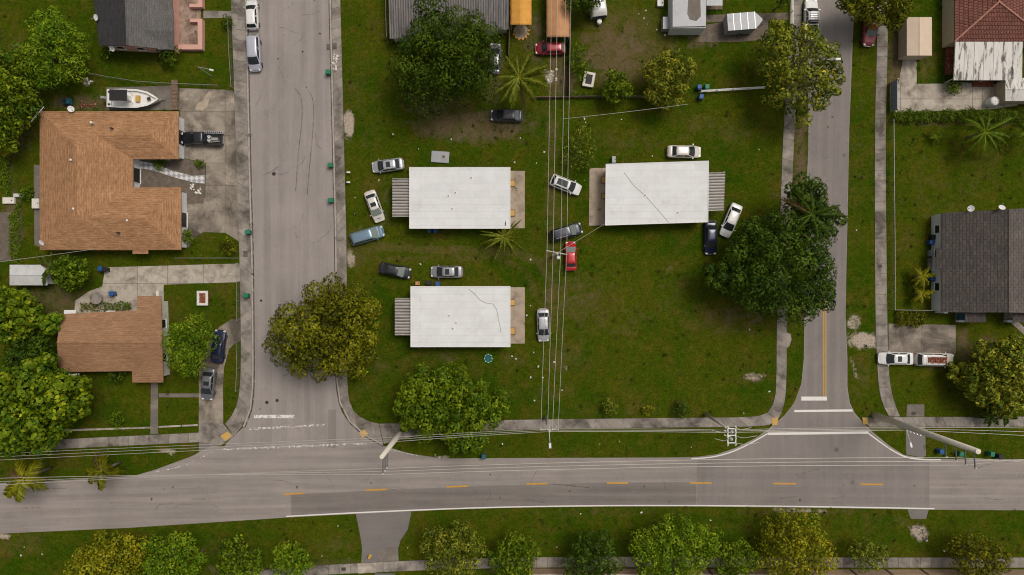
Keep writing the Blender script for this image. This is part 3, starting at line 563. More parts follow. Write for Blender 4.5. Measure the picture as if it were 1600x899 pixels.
# three white flat-roofed duplexes
def duplex(label, roof, awn, patio, steps, seed, crack):
    c = P((roof[0][0] + roof[2][0]) / 2, (roof[0][1] + roof[2][1]) / 2, 3.0)
    t = thing('flat_roofed_house', label, 'house', (c[0], c[1], 0), 0, 'white flat-roofed duplexes in the middle lot')
    wl, ring = wall_ring(t, roof, 2.82, 'stucco', .35)
    rw = [P2(x, y, 3.0) for x, y in roof]
    rf = lprism(t, 'roof', rw, 2.82, 3.0, 'roofwhite')
    n = 4
    for i in range(4):                                      # raised edging on the four sides
        p, q = Vector(rw[i]), Vector(rw[(i + 1) % 4]); d = (q - p); a = math.atan2(d.y, d.x); m_ = (p + q) / 2
        mb = MB().box((m_.x, m_.y, 2.95), (d.length + (.10 if i % 2 else -.06), .10, .18), a); mb.v = [local(v, t) for v in mb.v]; mb.build('roof_edging', M['roofedge'], rf)
    r2 = random.Random(seed)
    for dx, dy in crack:
        q = P(dx, dy, 3.0); lp = local(q, t)
        MB().lathe([(.06, 2.95), (.06, 3.22), (.09, 3.24), (.08, 3.30), (.02, 3.31)], 10, (lp[0], lp[1], 0)).build('vent_pipe', M['grey'], rf)
        MB().lathe([(.26, 3.0), (.22, 3.012), (.05, 3.016)], 12, (lp[0], lp[1], .002)).build('vent_flashing', M['roofedge'], rf)
    lprism(t, 'patio', W(patio), -.05, .12, 'patio')
    zt, zl = 2.55, 2.25; x0 = min(p[0] for p in awn); x1 = max(p[0] for p in awn); far = x0 if x1 < roof[2][0] and x0 < roof[0][0] else x1
    aw = [P(x, y, zl if x == far else zt) for x, y in awn]
    aq = [aw[0], aw[1], aw[2], aw[3]]
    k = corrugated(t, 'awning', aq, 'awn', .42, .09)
    for ax, ay, _ in (aq[0], aq[3]) if far == x0 else (aq[1], aq[2]):
        lp = local((ax, ay, 0), t); s_ = .12 if far == x0 else -.12
        MB().tube([(lp[0] + s_, lp[1] + (-.1 if ay == max(aq[0][1], aq[3][1]) else .1), -.02), (lp[0] + s_, lp[1] + (-.1 if ay == max(aq[0][1], aq[3][1]) else .1), 2.2)], .035, 8).build('awning_post', M['whitepaint'], t)
    xw = (roof[1][0] if far == x0 else roof[0][0])
    for y0, y1 in steps:
        sg = 1 if far == x0 else -1
        pts = [(xw - 3 * sg, y0), (xw + 8 * sg, y0), (xw + 8 * sg, y1), (xw - 3 * sg, y1)]
        s_ = lprism(t, 'door_step', W(pts), .10, .30, 'wood'); cx = sum(p[0] for p in pts) / 4; cy = sum(p[1] for p in pts) / 4
        lprism(t, 'step_mat', W([(cx + (x - cx) * .82, cy + (y - cy) * .82) for x, y in pts]), .30, .318, 'yellowbox', s_)
    a, b_, c_, d_ = ring
    for p, q in zip(ring, ring[1:] + ring[:1]):
        L = math.hypot(q[0] - p[0], q[1] - p[1])
        for u in ((.2, .5, .8) if L > 10 else (.32, .68)): opening(t, p, q, u, 1.1, 1.0, 2.1)
    return t
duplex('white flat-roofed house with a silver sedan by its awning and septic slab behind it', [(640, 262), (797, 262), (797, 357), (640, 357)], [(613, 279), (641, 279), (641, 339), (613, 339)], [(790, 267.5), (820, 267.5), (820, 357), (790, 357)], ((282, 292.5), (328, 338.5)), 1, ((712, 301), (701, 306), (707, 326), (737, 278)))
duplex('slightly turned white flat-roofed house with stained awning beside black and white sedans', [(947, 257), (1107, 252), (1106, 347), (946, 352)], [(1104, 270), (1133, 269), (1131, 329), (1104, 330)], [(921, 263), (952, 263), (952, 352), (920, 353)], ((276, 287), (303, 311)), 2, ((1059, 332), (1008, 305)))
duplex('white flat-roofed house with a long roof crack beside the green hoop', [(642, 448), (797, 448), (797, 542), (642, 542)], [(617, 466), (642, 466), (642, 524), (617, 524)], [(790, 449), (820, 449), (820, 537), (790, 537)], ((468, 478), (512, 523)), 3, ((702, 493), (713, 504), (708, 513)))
d3 = [o for o in bpy.data.objects if o.name.startswith('flat_roofed_house')]
for o, pts in ((d3[2], [(732, 452), (740, 458), (750, 469), (760, 474), (770, 475), (776, 484), (779, 500), (783, 520)]), (d3[1], [(975, 270), (990, 290), (1010, 308), (1025, 325), (1045, 348)])):
    w_ = [P(x, y, 3.0) for x, y in pts]; mb = MB(); vs = []
    for x, y, z in w_: vs += [(x - .035, y - .03, 3.006), (x + .035, y + .03, 3.006)]
    mb.add(vs, [(2 * i, 2 * i + 1, 2 * i + 3, 2 * i + 2) for i in range(len(w_) - 1)]); mb.v = [local(v, o) for v in mb.v]
    mb.build('sealed_crack', M['grey'], next(c for c in o.children if c.name.startswith('roof')))

# orange U-shaped hip-roofed house
def hip(mb, rect, ridge, z0, zr, t, mx=0, my=1):
    x0, y0, x1, y1 = rect; (a, b_), (c, d) = ridge
    e = [local(P(*p, z0), t) for p in ((x0, y0), (x1, y0), (x1, y1), (x0, y1))]; r0, r1 = local(P(a, b_, zr), t), local(P(c, d, zr), t)
    u = [(p[0], p[1], p[2] - .16) for p in e]; vs = e + [r0, r1] + u
    def f(fs, m_): mb.add([vs[i] for i in fs], [tuple(range(len(fs)))], m_)
    if abs(c - a) > abs(d - b_):
        f((1, 0, 4, 5), mx); f((2, 1, 5), my); f((3, 2, 5, 4), mx); f((0, 3, 4), my)
    else:
        f((1, 0, 4), mx); f((2, 1, 4, 5), my); f((3, 2, 5), mx); f((0, 3, 5, 4), my)
    for i in range(4):
        j = (i + 1) % 4; f((i, j, 6 + j, 6 + i), mx)
    f((6, 7, 8, 9), mx)
t = thing('hip_roofed_house', 'large orange shingle hip-roofed house in a U round a chequered path', 'house', P(170, 283))
mb = MB(); hip(mb, (62, 174, 208, 391), ((119, 230), (121, 336)), 2.75, 4.5, t); mb.build('roof', [M['sh_ox'], M['sh_oy']], t)
rf = t.children[0]
mb = MB(); hip(mb, (90, 174.2, 279, 249), ((126, 211), (234, 211)), 2.742, 3.92, t); mb.build('wing_roof', [M['sh_ox'], M['sh_oy']], rf)
mb = MB(); hip(mb, (90, 293, 283, 390.8), ((130, 341), (226, 341)), 2.742, 4.26, t); mb.build('wing_roof', [M['sh_ox'], M['sh_oy']], rf)
mb = MB(); hip(mb, (207, 384, 231, 397), ((214, 390), (224, 390)), 2.6, 2.76, t); mb.build('porch_roof', [M['sh_ox'], M['sh_oy']], rf)
wl, ring = wall_ring(t, [(62, 174), (279, 174), (279, 249), (208, 249), (208, 293), (283, 293), (283, 391), (62, 391)], 2.6, 'stucco_w', .5, zr=2.75)
for p, q in zip(ring, ring[1:] + ring[:1]):
    L = math.hypot(q[0] - p[0], q[1] - p[1])
    for u in ((.18, .4, .62, .84) if L > 15 else (.5,)): opening(t, p, q, u, 1.3 if L > 15 else 2.2, 1.0 if L > 15 else .1, 2.15)
for x, y in ((114, 251), (118, 327), (200, 345), (185, 364), (175, 201), (144, 192)):
    lp = local(P(x, y, 3.9), t); MB().lathe([(.10, 3.2), (.10, 4.45 if x < 130 else 4.2), (.16, 4.46 if x < 130 else 4.21), (.02, 4.55 if x < 130 else 4.3)], 10, (lp[0], lp[1], 0)).build('vent_pipe', M['white'] if x not in (175, 185) else M['iron'], rf)
lprism(t, 'canopy_post', W([(281, 193), (284, 193), (285, 241), (282, 241)]), .0, 2.3, 'whitepaint'); lprism(t, 'garage_fascia', W([(281.5, 304), (284, 304), (284.5, 360), (282, 360)]), 0, 2.3, 'stucco_w')

# brown gable house
t = thing('gable_house', 'brown shingle gable-roofed house with green tree against its east wall', 'house', P(172, 535))
zf = lambda x, y: 4.1 - abs(y - 535.5) / S * .27
plane_roof(t, 'roof_slope', [(89, 535.5), (95, 491), (214, 485), (214, 463), (251.5, 463), (253.5, 535.5)], zf, 'sh_bx'); plane_roof(t, 'roof_slope', [(89, 535.8), (253.5, 535.8), (255, 598), (207, 598), (206, 580), (92.5, 582)], zf, 'sh_bx')
mb = MB().tube([local(P(89, 535.6, 4.1), t), local(P(253.5, 535.6, 4.1), t)], .09, 6); mb.build('ridge_cap', M['sh_bx'], t)
wl, ring = wall_ring(t, [(95, 493), (214, 489), (214, 466), (252, 466), (255, 595), (207, 595), (206, 578), (92, 580)], 2.35, 'stucco', .5, zr=2.9)
for p, q in zip(ring, ring[1:] + ring[:1]):
    L = math.hypot(q[0] - p[0], q[1] - p[1])
    if L > 5:
        for u in (.25, .7): opening(t, p, q, u, 1.3, .9, 2.0)
for pts in ([(115, 484), (133, 484), (133, 492), (115, 492)], [(180, 485), (193, 485), (193, 490), (180, 490)], [(121, 581), (138, 581), (138, 586), (121, 586)], [(157, 489), (171, 489), (171, 491), (157, 491)]): lprism(t, 'window_awning', W(pts), 2.05, 2.14, 'whitepaint')
lprism(t, 'side_ledge', W([(252, 455), (256, 455), (257, 520), (252.5, 520)]), 0, 1.5, 'stucco'); lprism(t, 'porch_rail', W([(255, 555), (263, 555), (263, 586), (255, 586)]), 0, .35, 'wood')

# pink house with grey roof
t = thing('pink_house', 'pink stucco house with grey gable roof, shade painted on one slope, and walled porch', 'house', P(208, 10))
zf = lambda x, y: 4.5 - abs(x - 197.5) / S * .33
plane_roof(t, 'roof_slope', [(143, -70), (147, 10), (150, 30), (155, 72), (198.5, 71), (193, -70)], zf, 'sh_ly_shade'); plane_roof(t, 'roof_slope', [(193.3, -70), (198.8, 71), (246, 76), (248, 78), (270, 78.5), (268, -70)], zf, 'sh_ly')
mb = MB().tube([local(P(193, -70, 4.5), t), local(P(198.6, 71, 4.5), t)], .10, 6); mb.build('ridge_cap', M['sh_ly'], t)
mb = MB()
vs = [local(P(222, 47, 3.76), t), local(P(271, 47.5, 3.6), t), local(P(272, 78, 2.55), t), local(P(240, 76, 3.05), t), local(P(271, 16, 2.55), t), local(P(240, 18, 3.05), t)]
mb.add(vs, [(0, 3, 2, 1), (0, 1, 4, 5)]); o = mb.build('porch_gable', M['sh_ly'], t); o.modifiers.new('thickness', 'SOLIDIFY').thickness = .12
wl, ring = wall_ring(t, [(152, -70), (155, 72), (270, 78), (268, -70)], 2.3, 'pink', .35, zr=2.8)
gx0, gx1 = P2(160, 74, 2.6), P2(240, 76, 2.6)
mb = MB().add([local((P2(156, 70, 2.3)[0], gx0[1] + .35, 2.3), t), local((P2(266, 70, 2.3)[0], gx0[1] + .35, 2.3), t), local((P2(198, 70, 4.2)[0], gx0[1] + .35, 4.25), t)], [(0, 1, 2)]); o = mb.build('gable_wall', M['pink'], t); o.modifiers.new('thickness', 'SOLIDIFY').thickness = .15
for u in (.2, .5, .8): opening(t, ring[2], ring[1], u, 1.1, 1.0, 2.0, side=-1)
lprism(t, 'porch_floor', W([(266, -40), (314, -40), (314, 76), (266, 76)]), -.05, .12, 'porch')
for pts in ([(313, 33), (320, 33), (320, 80.5), (313, 80.5)], [(283, 73), (313, 73), (313, 80.5), (283, 80.5)], [(301, 33), (313, 33), (313, 38), (301, 38)], [(300, 10), (313, 10), (313, 15), (300, 15)], [(313, -40), (320, -40), (320, 15), (313, 15)], [(266.5, -40), (272, -40), (272, 8), (266.5, 8)], [(266.5, 24), (271, 24), (277, 30), (272, 70), (268, 70)]): lprism(t, 'porch_wall', W(pts), 0, .85, 'pink')

# long metal-roofed building behind the mango tree
t = thing('metal_roofed_building', 'long low building under a weathered grey sheet-metal roof beside mustard tent', 'building', P(700, 10))
q = [P(606, -40, 3.6), P(609, 61, 2.7), P(795, 46, 2.7), P(796, -40, 3.6)]
for i in range(12):
    u0, u1 = i / 12 + .0006, (i + 1) / 12 - .0006; L = lambda a, b, u: tuple(a[k] * (1 - u) + b[k] * u for k in range(3))
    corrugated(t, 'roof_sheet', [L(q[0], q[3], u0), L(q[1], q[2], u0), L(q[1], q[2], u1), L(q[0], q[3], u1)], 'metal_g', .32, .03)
wall_ring(t, [(606, -40), (609, 58), (795, 44), (796, -40)], 2.5, 'stucco', .3, zr=2.7)

# grey-roofed duplex on the right
t = thing('grey_gable_house', 'white house with broad dark grey tiled gable roof and blue bins outside', 'house', P(1560, 410))
zf = lambda x, y: 4.6 - abs(x - 1576) / S * .2
plane_roof(t, 'roof_slope', [(1471, 333), (1576, 327), (1576, 488.5), (1471, 488), (1471, 421), (1463, 421), (1463, 388), (1471, 388)], zf, 'sh_gy'); plane_roof(t, 'roof_slope', [(1576.3, 327), (1640, 324), (1690, 323), (1690, 490), (1576.3, 488.5)], zf, 'sh_gy_lit')
MB().tube([local(P(1576, 327, 4.6), t), local(P(1576, 488.5, 4.6), t)], .11, 6).build('ridge_cap', M['sh_gy_lit'], t)
wl, ring = wall_ring(t, [(1471, 333), (1690, 325), (1690, 488), (1471, 488)], 2.45, 'stucco_w', .15, zr=2.6)
for p, q in zip(ring, ring[1:] + ring[:1]):
    for u in (.15, .4, .75): opening(t, p, q, u, 1.2, .9, 2.0)
lprism(t, 'wall_ledge', W([(1460, 336), (1466, 336), (1466, 388), (1460, 388)]), 0, 2.2, 'stucco_w'); lprism(t, 'wall_ledge', W([(1460.5, 420), (1466, 420), (1466, 489), (1460.5, 489)]), 0, 2.2, 'stucco_w')
for x0 in (1508, 1583): lprism(t, 'porch_roof', [P2(x, y, 2.5) for x, y in ((x0, 489.5), (x0 + 33, 489.5), (x0 + 33, 504), (x0, 504))], 2.4, 2.5, 'sh_gy'); lprism(t, 'porch_wall', W([(x0 - 15, 500), (x0, 500), (x0, 503.5), (x0 - 15, 503.5)]), 0, .8, 'stucco_w'); lprism(t, 'porch_floor', W([(x0 - 15, 484), (x0 + 30, 484), (x0 + 30, 500), (x0 - 15, 500)]), -.05, .15, 'conc')

# red tiled house, top right
t = thing('red_tiled_house', 'tan house with red clay-tile hip roof and white sheet-metal patio cover', 'house', P(1560, 30))
mb = MB(); hip(mb, (1492, -120, 1640, 64.5), ((1561, -40), (1561, 3)), 2.9, 4.9, t); mb.build('roof', [M['ti_x'], M['ti_y']], t); rf = t.children[0]
for a, b_ in (((1561, 3, 4.9), (1492, 64.5, 2.9)), ((1561, 3, 4.9), (1640, 64.5, 2.9)), ((1561, 3, 4.9), (1561, -40, 4.9))):
    MB().tube([local(P(*a), t), local(P(*b_), t)], .13, 8).build('ridge_tiles', M['ridgecap'], rf)
wl, ring = wall_ring(t, [(1492, -120), (1640, -120), (1640, 64), (1492, 64)], 2.7, 'stucco_t', .0, zr=2.9)
opening(t, ring[1], ring[0], .30, 1.3, .9, 2.0, side=-1)
a = P2(1484.5, 20); b_ = P2(1484.5, 64)
for y in (20, 57): opening(t, ring[0], ring[-1], 1 - (64 - y) / 184, 1.1, 1, 2.1, side=-1); opening(t, ring[-1], ring[0], (64 - y) / 184, 1.1, 1, 2.1, side=-1)
q = [P(1493, 65.5, 2.88), P(1490, 125.5, 2.45), P(1597, 125.5, 2.45), P(1598, 65.5, 2.88)]
cov = MB().add([local((p[0], p[1], p[2] - .10), t) for p in q], [(0, 1, 2, 3)]).build('patio_cover_frame', M['whitepaint'], t); cov.modifiers.new('thickness', 'SOLIDIFY').thickness = .05
for i in range(7):
    u0, u1 = i / 7 + .002, (i + 1) / 7 - .002; L = lambda a, b, u: Vector(a).lerp(Vector(b), u)
    z = rnd.uniform(0, .02); mb = MB().add([local(v + Vector((0, 0, z)), t) for v in (L(q[0], q[3], u0), L(q[1], q[2], u0), L(q[1], q[2], u1), L(q[0], q[3], u1))], [(0, 1, 2, 3)]); o = mb.build('roof_panel', M['metal_w'], cov); o.modifiers.new('thickness', 'SOLIDIFY').thickness = .05
    if i: MB().tube([local(L(q[0], q[3], u0) + Vector((0, 0, .03)), t), local(L(q[1], q[2], u0) + Vector((0, 0, .03)), t)], .035, 6).build('panel_seam', M['metal_w'], cov)
for x, y in ((1492, 122), (1545, 122), (1593, 122)): lp = local(P(x, y, 2.3), t); MB().tube([(lp[0], lp[1], -.02), (lp[0], lp[1], 2.4)], .05, 8).build('cover_post', M['whitepaint'], t)
lprism(t, 'brick_planter', W([(1477, 66), (1489, 66), (1489, 118), (1476, 118)]), -.02, .45, 'rust'); lprism(t, 'brick_step', W([(1519, 126), (1551, 126), (1551, 136), (1519, 136)]), -.02, .3, 'rust')

def gable_shed(name, label, cat, rect, zr, ze, roofm, wallm, ridge='v', over=2, endm=None):
    x0, y0, x1, y1 = rect; c = P((x0 + x1) / 2, (y0 + y1) / 2, ze); t = thing(name, label, cat, (c[0], c[1], 0))
    xm, ym = (x0 + x1) / 2, (y0 + y1) / 2
    if ridge == 'v':
        zf = lambda x, y: zr - (zr - ze) * abs(x - xm) / (x1 - xm); plane_roof(t, 'roof_panel', [(x0, y0), (xm - .1, y0), (xm - .1, y1), (x0, y1)], zf, roofm, .06); plane_roof(t, 'roof_panel', [(xm + .1, y0), (x1, y0), (x1, y1), (xm + .1, y1)], zf, roofm, .06); r = [P(xm, y0, zr), P(xm, y1, zr)]
        g = [[(x0 + over, y, ze - .06), (x1 - over, y, ze - .06), (xm, y, zr - .07)] for y in (y0 + over, y1 - over)]
    else:
        zf = lambda x, y: zr - (zr - ze) * abs(y - ym) / (y1 - ym); plane_roof(t, 'roof_panel', [(x0, y0), (x1, y0), (x1, ym - .1), (x0, ym - .1)], zf, roofm, .06); plane_roof(t, 'roof_panel', [(x0, ym + .1), (x1, ym + .1), (x1, y1), (x0, y1)], zf, roofm, .06); r = [P(x0, ym, zr), P(x1, ym, zr)]
        g = [[(x, y0 + over, ze - .06), (x, y1 - over, ze - .06), (x, ym, zr - .07)] for x in (x0 + over, x1 - over)]
    MB().tube([local((p[0], p[1], p[2] + .01), t) for p in r], .05, 6).build('ridge_cap', M[roofm], t)
    wall_ring(t, [(x0 + over, y0 + over), (x1 - over, y0 + over), (x1 - over, y1 - over), (x0 + over, y1 - over)], ze - .08, wallm, 0, .06, zr=ze)
    for q in g:
        o = MB().add([local(P(*v), t) for v in q], [(0, 1, 2)]).build('gable_end', M[endm or wallm], t); o.modifiers.new('thickness', 'SOLIDIFY').thickness = .05
    return t
t = gable_shed('garden_shed', 'beige plastic garden shed with gabled roof at the end of a concrete path', 'shed', (1417, 27, 1456, 87), 3.0, 2.5, 'beige', 'beige_d')
lprism(t, 'door', W([(1412, 84.5), (1430, 84.5), (1430, 86.2), (1412, 86.2)]), 0, 1.9, 'whitepaint')
gable_shed('storage_shed', 'stained pale gabled shed beside a white tank and grey gate', 'shed', (1571, 122, 1640, 158), 2.9, 2.4, 'metal_w', 'stucco_t', 'h')
gable_shed('white_shed', 'small white sheet-metal garden shed under banana leaves', 'shed', (15, 414, 74, 446), 2.6, 2.2, 'shed_w', 'shed_w', 'h')
def tent(label, x0, x1, y0, y1, m):
    c = P((x0 + x1) / 2, (y0 + y1) / 2, 2.5); t = thing('canopy_tent', label, 'tent', (c[0], c[1], 0), 0, 'gabled tarpaulin tents by the metal-roofed building'); xm = (x0 + x1) / 2 + 1
    n = 5
    for s_, xe in ((-1, x0), (1, x1)):
        def fn(u, v):
            x = xm + (xe - xm) * u; z = 3.2 - .75 * u + .05 * math.sin(v * n * math.pi * 2) * u; q = P(x, y0 + (y1 - y0) * v, z); return local((q[0], q[1], z - .06 * (1 - abs(2 * ((v * n) % 1) - 1)) * u), t)
        o = MB().grid(fn, 6, 20).build('roof_tarp', M[m], t, True); o.modifiers.new('thickness', 'SOLIDIFY').thickness = .015
        def fs(u, v):
            z = 2.45 - .35 * u; q = P(xe, y0 + (y1 - y0) * v, 2.45); return local((q[0] + .03 * math.sin(v * 60) * u, q[1], z), t)
        o = MB().grid(fs, 2, 20).build('side_valance', M[m], t, True); o.modifiers.new('thickness', 'SOLIDIFY').thickness = .01
        for v in range(4):
            q = P(xe, y0 + (y1 - y0) * (v + .06) / 3.12, 2.45); lp = local((q[0] - s_ * .1, q[1], 0), t); MB().tube([(lp[0], lp[1], -.02), (lp[0], lp[1], 2.5)], .03, 8).build('tent_pole', M['whitepaint'], t)
    for y in (y0, y1): MB().tube([local(P(x0, y, 2.4), t), local(P(xm, y, 3.12), t), local(P(x1, y, 2.4), t)], .025, 6).build('gable_bar', M['whitepaint'], t)
    return t
tent('mustard yellow gabled tent beside the grey metal roof', 797.5, 830.5, -30, 39, 'tent1'); tent('tan gabled tent in front of the red hatchback', 854, 890, -30, 58, 'tent2')
t = thing('tent_porch', 'grey round ground mat with mustard scraps at the tent end', 'mat', P(814, 50)); MB().lathe([(1.1, 0), (1.1, .03), (.05, .04)], 18).build('mat', M['patio'], t)
for i in range(7): a = R(200 + i * 28); MB().box((1.1 * math.cos(a), 1.1 * math.sin(a), .09), (.4, .3, .18), a, top=.7).build('tarp_fold', M['tent1'], t)

# mobile home, lean-to, trailer, camper
t = thing('mobile_home', 'pale grey mobile home with stained flat roof and small side porch', 'mobile home', P(1077, 10))
wall_ring(t, [(1051, -50), (1104, -50), (1103, 43), (1051, 43)], 2.75, 'stucco_w', .0, .1, zr=3); lprism(t, 'roof', [P2(x, y, 3.0) for x, y in ((1051, -50), (1104, -50), (1103, 41), (1051, 42))], 2.78, 3.0, 'trailer')
lprism(t, 'roof_stain_sheet', [P2(x, y, 3.0) for x, y in ((1076, -10), (1094, -10), (1095, 26), (1088, 33), (1078, 31), (1074, 22))], 2.99, 3.02, 'conc_d'); lprism(t, 'side_hatch', [P2(x, y, 1.3) for x, y in ((1036, 26.5), (1051, 26.5), (1051, 45), (1036, 45.5))], 0, 1.3, 'trailer')
lprism(t, 'porch_roof', [P2(x, y, 2.4) for x, y in ((1104, -50), (1129, -50), (1129, 9), (1104, 9))], 2.32, 2.4, 'trailer')
for x, y in ((1127, 7), (1127, -40)): lp = local(P(x, y, 2.3), t); MB().tube([(lp[0], lp[1], -.02), (lp[0], lp[1], 2.34)], .05, 8).build('porch_post', M['whitepaint'], t)
lprism(t, 'porch_floor', W([(1104, -20), (1128, -20), (1128, 16), (1104, 16)]), -.05, .25, 'wood')
t = thing('cargo_trailer', 'enclosed grey cargo trailer with pointed nose and ribbed roof', 'trailer', P(1155, 43), R(4.5))
out = [(-2.45, -1.2), (1.5, -1.2), (2.5, -.15), (2.5, .15), (1.5, 1.2), (-2.45, 1.2)]
MB().prism(out, .45, 2.35).build('body', M['trailer'], t); rf = MB().prism([(x * 1.005, y * 1.01) for x, y in out], 2.35, 2.41).build('roof', M['trailer'], t)
for i in range(4): MB().box((-1.6 + i * 1.02, 0, 2.425), (.06, 2.4, .03)).build('roof_rib', M['tin'], rf)
for y in (-1.22, 1.22): 
    wh = MB().lathe([(.2, -.1), (.34, -.1), (.36, 0), (.34, .1), (.2, .1)], 16, (-.2, y, .36), 'Y').build('wheel', M['rubber'], t, True); MB().lathe([(.2, -.11), (.18, .11)], 12, (-.2, y, .36), 'Y').build('rim', M['rim'], wh)
MB().tube([(2.4, 0, .5), (3.3, 0, .45)], .05, 8).build('drawbar', M['arm_d'], t); MB().tube([(3.2, 0, 0), (3.2, 0, .7)], .04, 8).build('jack', M['arm_d'], t)
t = thing('camper', 'white caravan with dark front window half hidden under a tree', 'caravan', P(931, 5), R(-82))
def fn(u, v):
    a = u * math.pi; x = -2.6 + 5.2 * v; k = 1 - max(0, abs(2 * v - 1) - .82) / .18 * .35
    return (x, 1.15 * math.copysign(abs(math.cos(a)) ** .35, math.cos(a)), .45 + 1.95 * k * abs(math.sin(a)) ** .35)
MB().grid(fn, 20, 16).build('body', M['hull'], t, True); MB().prism([(-2.5, -1.1), (2.5, -1.1), (2.5, 1.1), (-2.5, 1.1)], .35, .5).build('chassis', M['arm_d'], t)
MB().box((2.42, 0, 1.66), (.06, 1.5, .5)).build('front_window', M['glass'], t); MB().box((-.4, 0, 2.42), (.9, .8, .2), 0, top=.85).build('roof_air_conditioner', M['white'], t)
MB().lathe([(.30, .3), (.36, .4), (.36, .9), (.2, 1.0)], 14, (3.05, 0, 0)).build('gas_bottle', M['white'], t); MB().tube([(2.5, 0, .42), (3.7, 0, .42)], .05, 8).build('drawbar', M['arm_d'], t); MB().box((3.0, 0, .36), (.8, .5, .05)).build('bottle_tray', M['arm_d'], t)
for y in (-1.05, 1.05): MB().lathe([(.15, -.1), (.33, -.1), (.35, 0), (.33, .1), (.15, .1)], 16, (-.3, y, .35), 'Y').build('wheel', M['rubber'], t, True)
MB().tube([(3.5, .0, 0), (3.5, 0, .5)], .04, 8).build('jack', M['arm_d'], t)

# ================================================================== VEHICLES
tyre_me = MB().lathe([(.20, -.10), (.30, -.105), (.325, -.07), (.33, 0), (.325, .07), (.30, .105), (.20, .10)], 18, axis='Y').mesh('tyre', M['rubber'], True)
rim_me = MB().lathe([(.215, -.098), (.17, -.102), (.06, -.085), (.05, -.11), (.05, .11), (.06, .085), (.17, .102), (.215, .098)], 14, axis='Y').mesh('rim', M['rim'])
def car(name, label, cat, at, head, L, kind, pm, wd=1.8, z=0., sun=False, glass='glass', rear='glass', extra=None, group=None, wglass=None):
    """at: photograph centre; head: direction of the bonnet in the photograph (dx, dy)"""
    x, y, _ = P(at[0], at[1], .8); t = thing(name, label, cat, (x, y, z), math.atan2(-head[1], head[0]), group); pmx = M[pm]; h = L / 2; w_ = wd / 2
    # (x, half width factor, deck height)
    K = dict(sedan=(.20, .30, .78, .98, 1.43, .30 * L, .10 * L, -.235 * L, -.37 * L), hatch=(.22, .3, .84, 1.0, 1.50, .29 * L, .10 * L, -.36 * L, -.455 * L), suv=(.24, .3, .95, 1.12, 1.72, .27 * L, .11 * L, -.40 * L, -.475 * L),
             van=(.22, .3, .92, 1.08, 1.75, .33 * L, .15 * L, -.41 * L, -.475 * L), pickup=(.30, .3, 1.0, 1.12, 1.78, .26 * L, .13 * L, -.06 * L, -.115 * L))[kind]
    zb, _, zhood, zbelt, zroof, xA, xB, xC, xD = K
    trunk = {'sedan': .96, 'hatch': .95, 'suv': 1.05, 'van': 1.02, 'pickup': .74}[kind]
    st = [(-h, .70, .55), (-h + .05, .84, trunk - .18), (-h + .16, .92, trunk - .05), (-h + .40, .965, trunk), (min(xD - .1, -h + .55), .975, trunk), (xD + .25 if kind != 'pickup' else xD - .02, .99, zbelt if kind != 'pickup' else trunk), (xD + .4, 1, zbelt), (0, 1, zbelt), (xA - .25, .995, zbelt), (xA, .985, (zbelt + zhood) / 2 + .05), (xA + .25, .975, zhood + .03), (h - .55, .955, zhood - .03), (h - .25, .90, zhood - .10), (h - .08, .80, zhood - .24), (h, .66, .52)]
    st = sorted(st, key=lambda a: a[0]); vs = []; prof_n = 0
    for sx, k, zt in st:
        ww = w_ * k; e = min(1, (h - abs(sx)) / .3); z0 = zb + .10 * (1 - e); zs = max(z0 + .12, zt - .16)
        half = [(0, z0), (ww * .86, z0), (ww * .97, z0 + .08), (ww, (z0 + zs) / 2), (ww * .985, zs), (ww * .95, zt - .05), (ww * .87, zt), (ww * .5, zt + .025 * e), (0, zt + .035 * e)]
        ring = half + [(-a, b) for a, b in half[-2:0:-1]]; prof_n = len(ring); vs += [(sx, a, b) for a, b in ring]
    fs = [(i * prof_n + k, i * prof_n + (k + 1) % prof_n, (i + 1) * prof_n + (k + 1) % prof_n, (i + 1) * prof_n + k) for i in range(len(st) - 1) for k in range(prof_n)]
    fs = [f[::-1] for f in fs]; fs += [tuple(range(prof_n)), tuple((len(st) - 1) * prof_n + k for k in range(prof_n - 1, -1, -1))]
    body = MB().add(vs, fs).build('body', pmx, t, True)
    # cabin shell
    wb, wt = w_ * .90, w_ * .70 if kind in ('sedan', 'hatch') else w_ * .76; bow = .10
    if kind == 'pickup': wb, wt = w_ * .90, w_ * .78
    zl0 = zbelt - .06; NF = 6
    def lv(tt): return (xA + (xB - xA) * tt, xD + (xC - xD) * tt, wb + (wt - wb) * tt, zl0 + (zroof - .06 - zl0) * tt)
    def ringat(xf, xr, ww, zz):
        r = [(xf + bow * (1 - (2 * k / NF - 1) ** 2), ww * (2 * k / NF - 1), zz) for k in range(NF + 1)]; r += [(xf + (xr - xf) * k / 5, ww, zz) for k in range(1, 5)]
        r += [(xr - bow * .8 * (1 - (2 * k / NF - 1) ** 2), -ww * (2 * k / NF - 1), zz) for k in range(NF + 1)]; r += [(xr + (xf - xr) * k / 5, -ww, zz) for k in range(1, 5)]; return r
    rings = [ringat(*lv(tt)) for tt in (0, .5, 1)]; xf, xr, ww, zz = lv(1); rings.append(ringat(xf - .10, xr + .08, ww - .09, zroof - .015)); rings.append(ringat(xf - .4, xr + .3, ww - .35, zroof + .015))
    n = len(rings[0]); cv = [v for r in rings for v in r]; cf = [(i * n + k, i * n + (k + 1) % n, (i + 1) * n + (k + 1) % n, (i + 1) * n + k) for i in range(len(rings) - 1) for k in range(n)] + [tuple((len(rings) - 1) * n + k for k in range(n))]
    cab = MB().add(cv, cf).build('cabin', pmx, t, True)
    def fw(u, v):
        a, b, c, d = lv(.03 + .94 * u); yy = (c - .05) * (2 * v - 1); return (a + bow * (1 - (yy / c) ** 2) + .018, yy, d + .012)
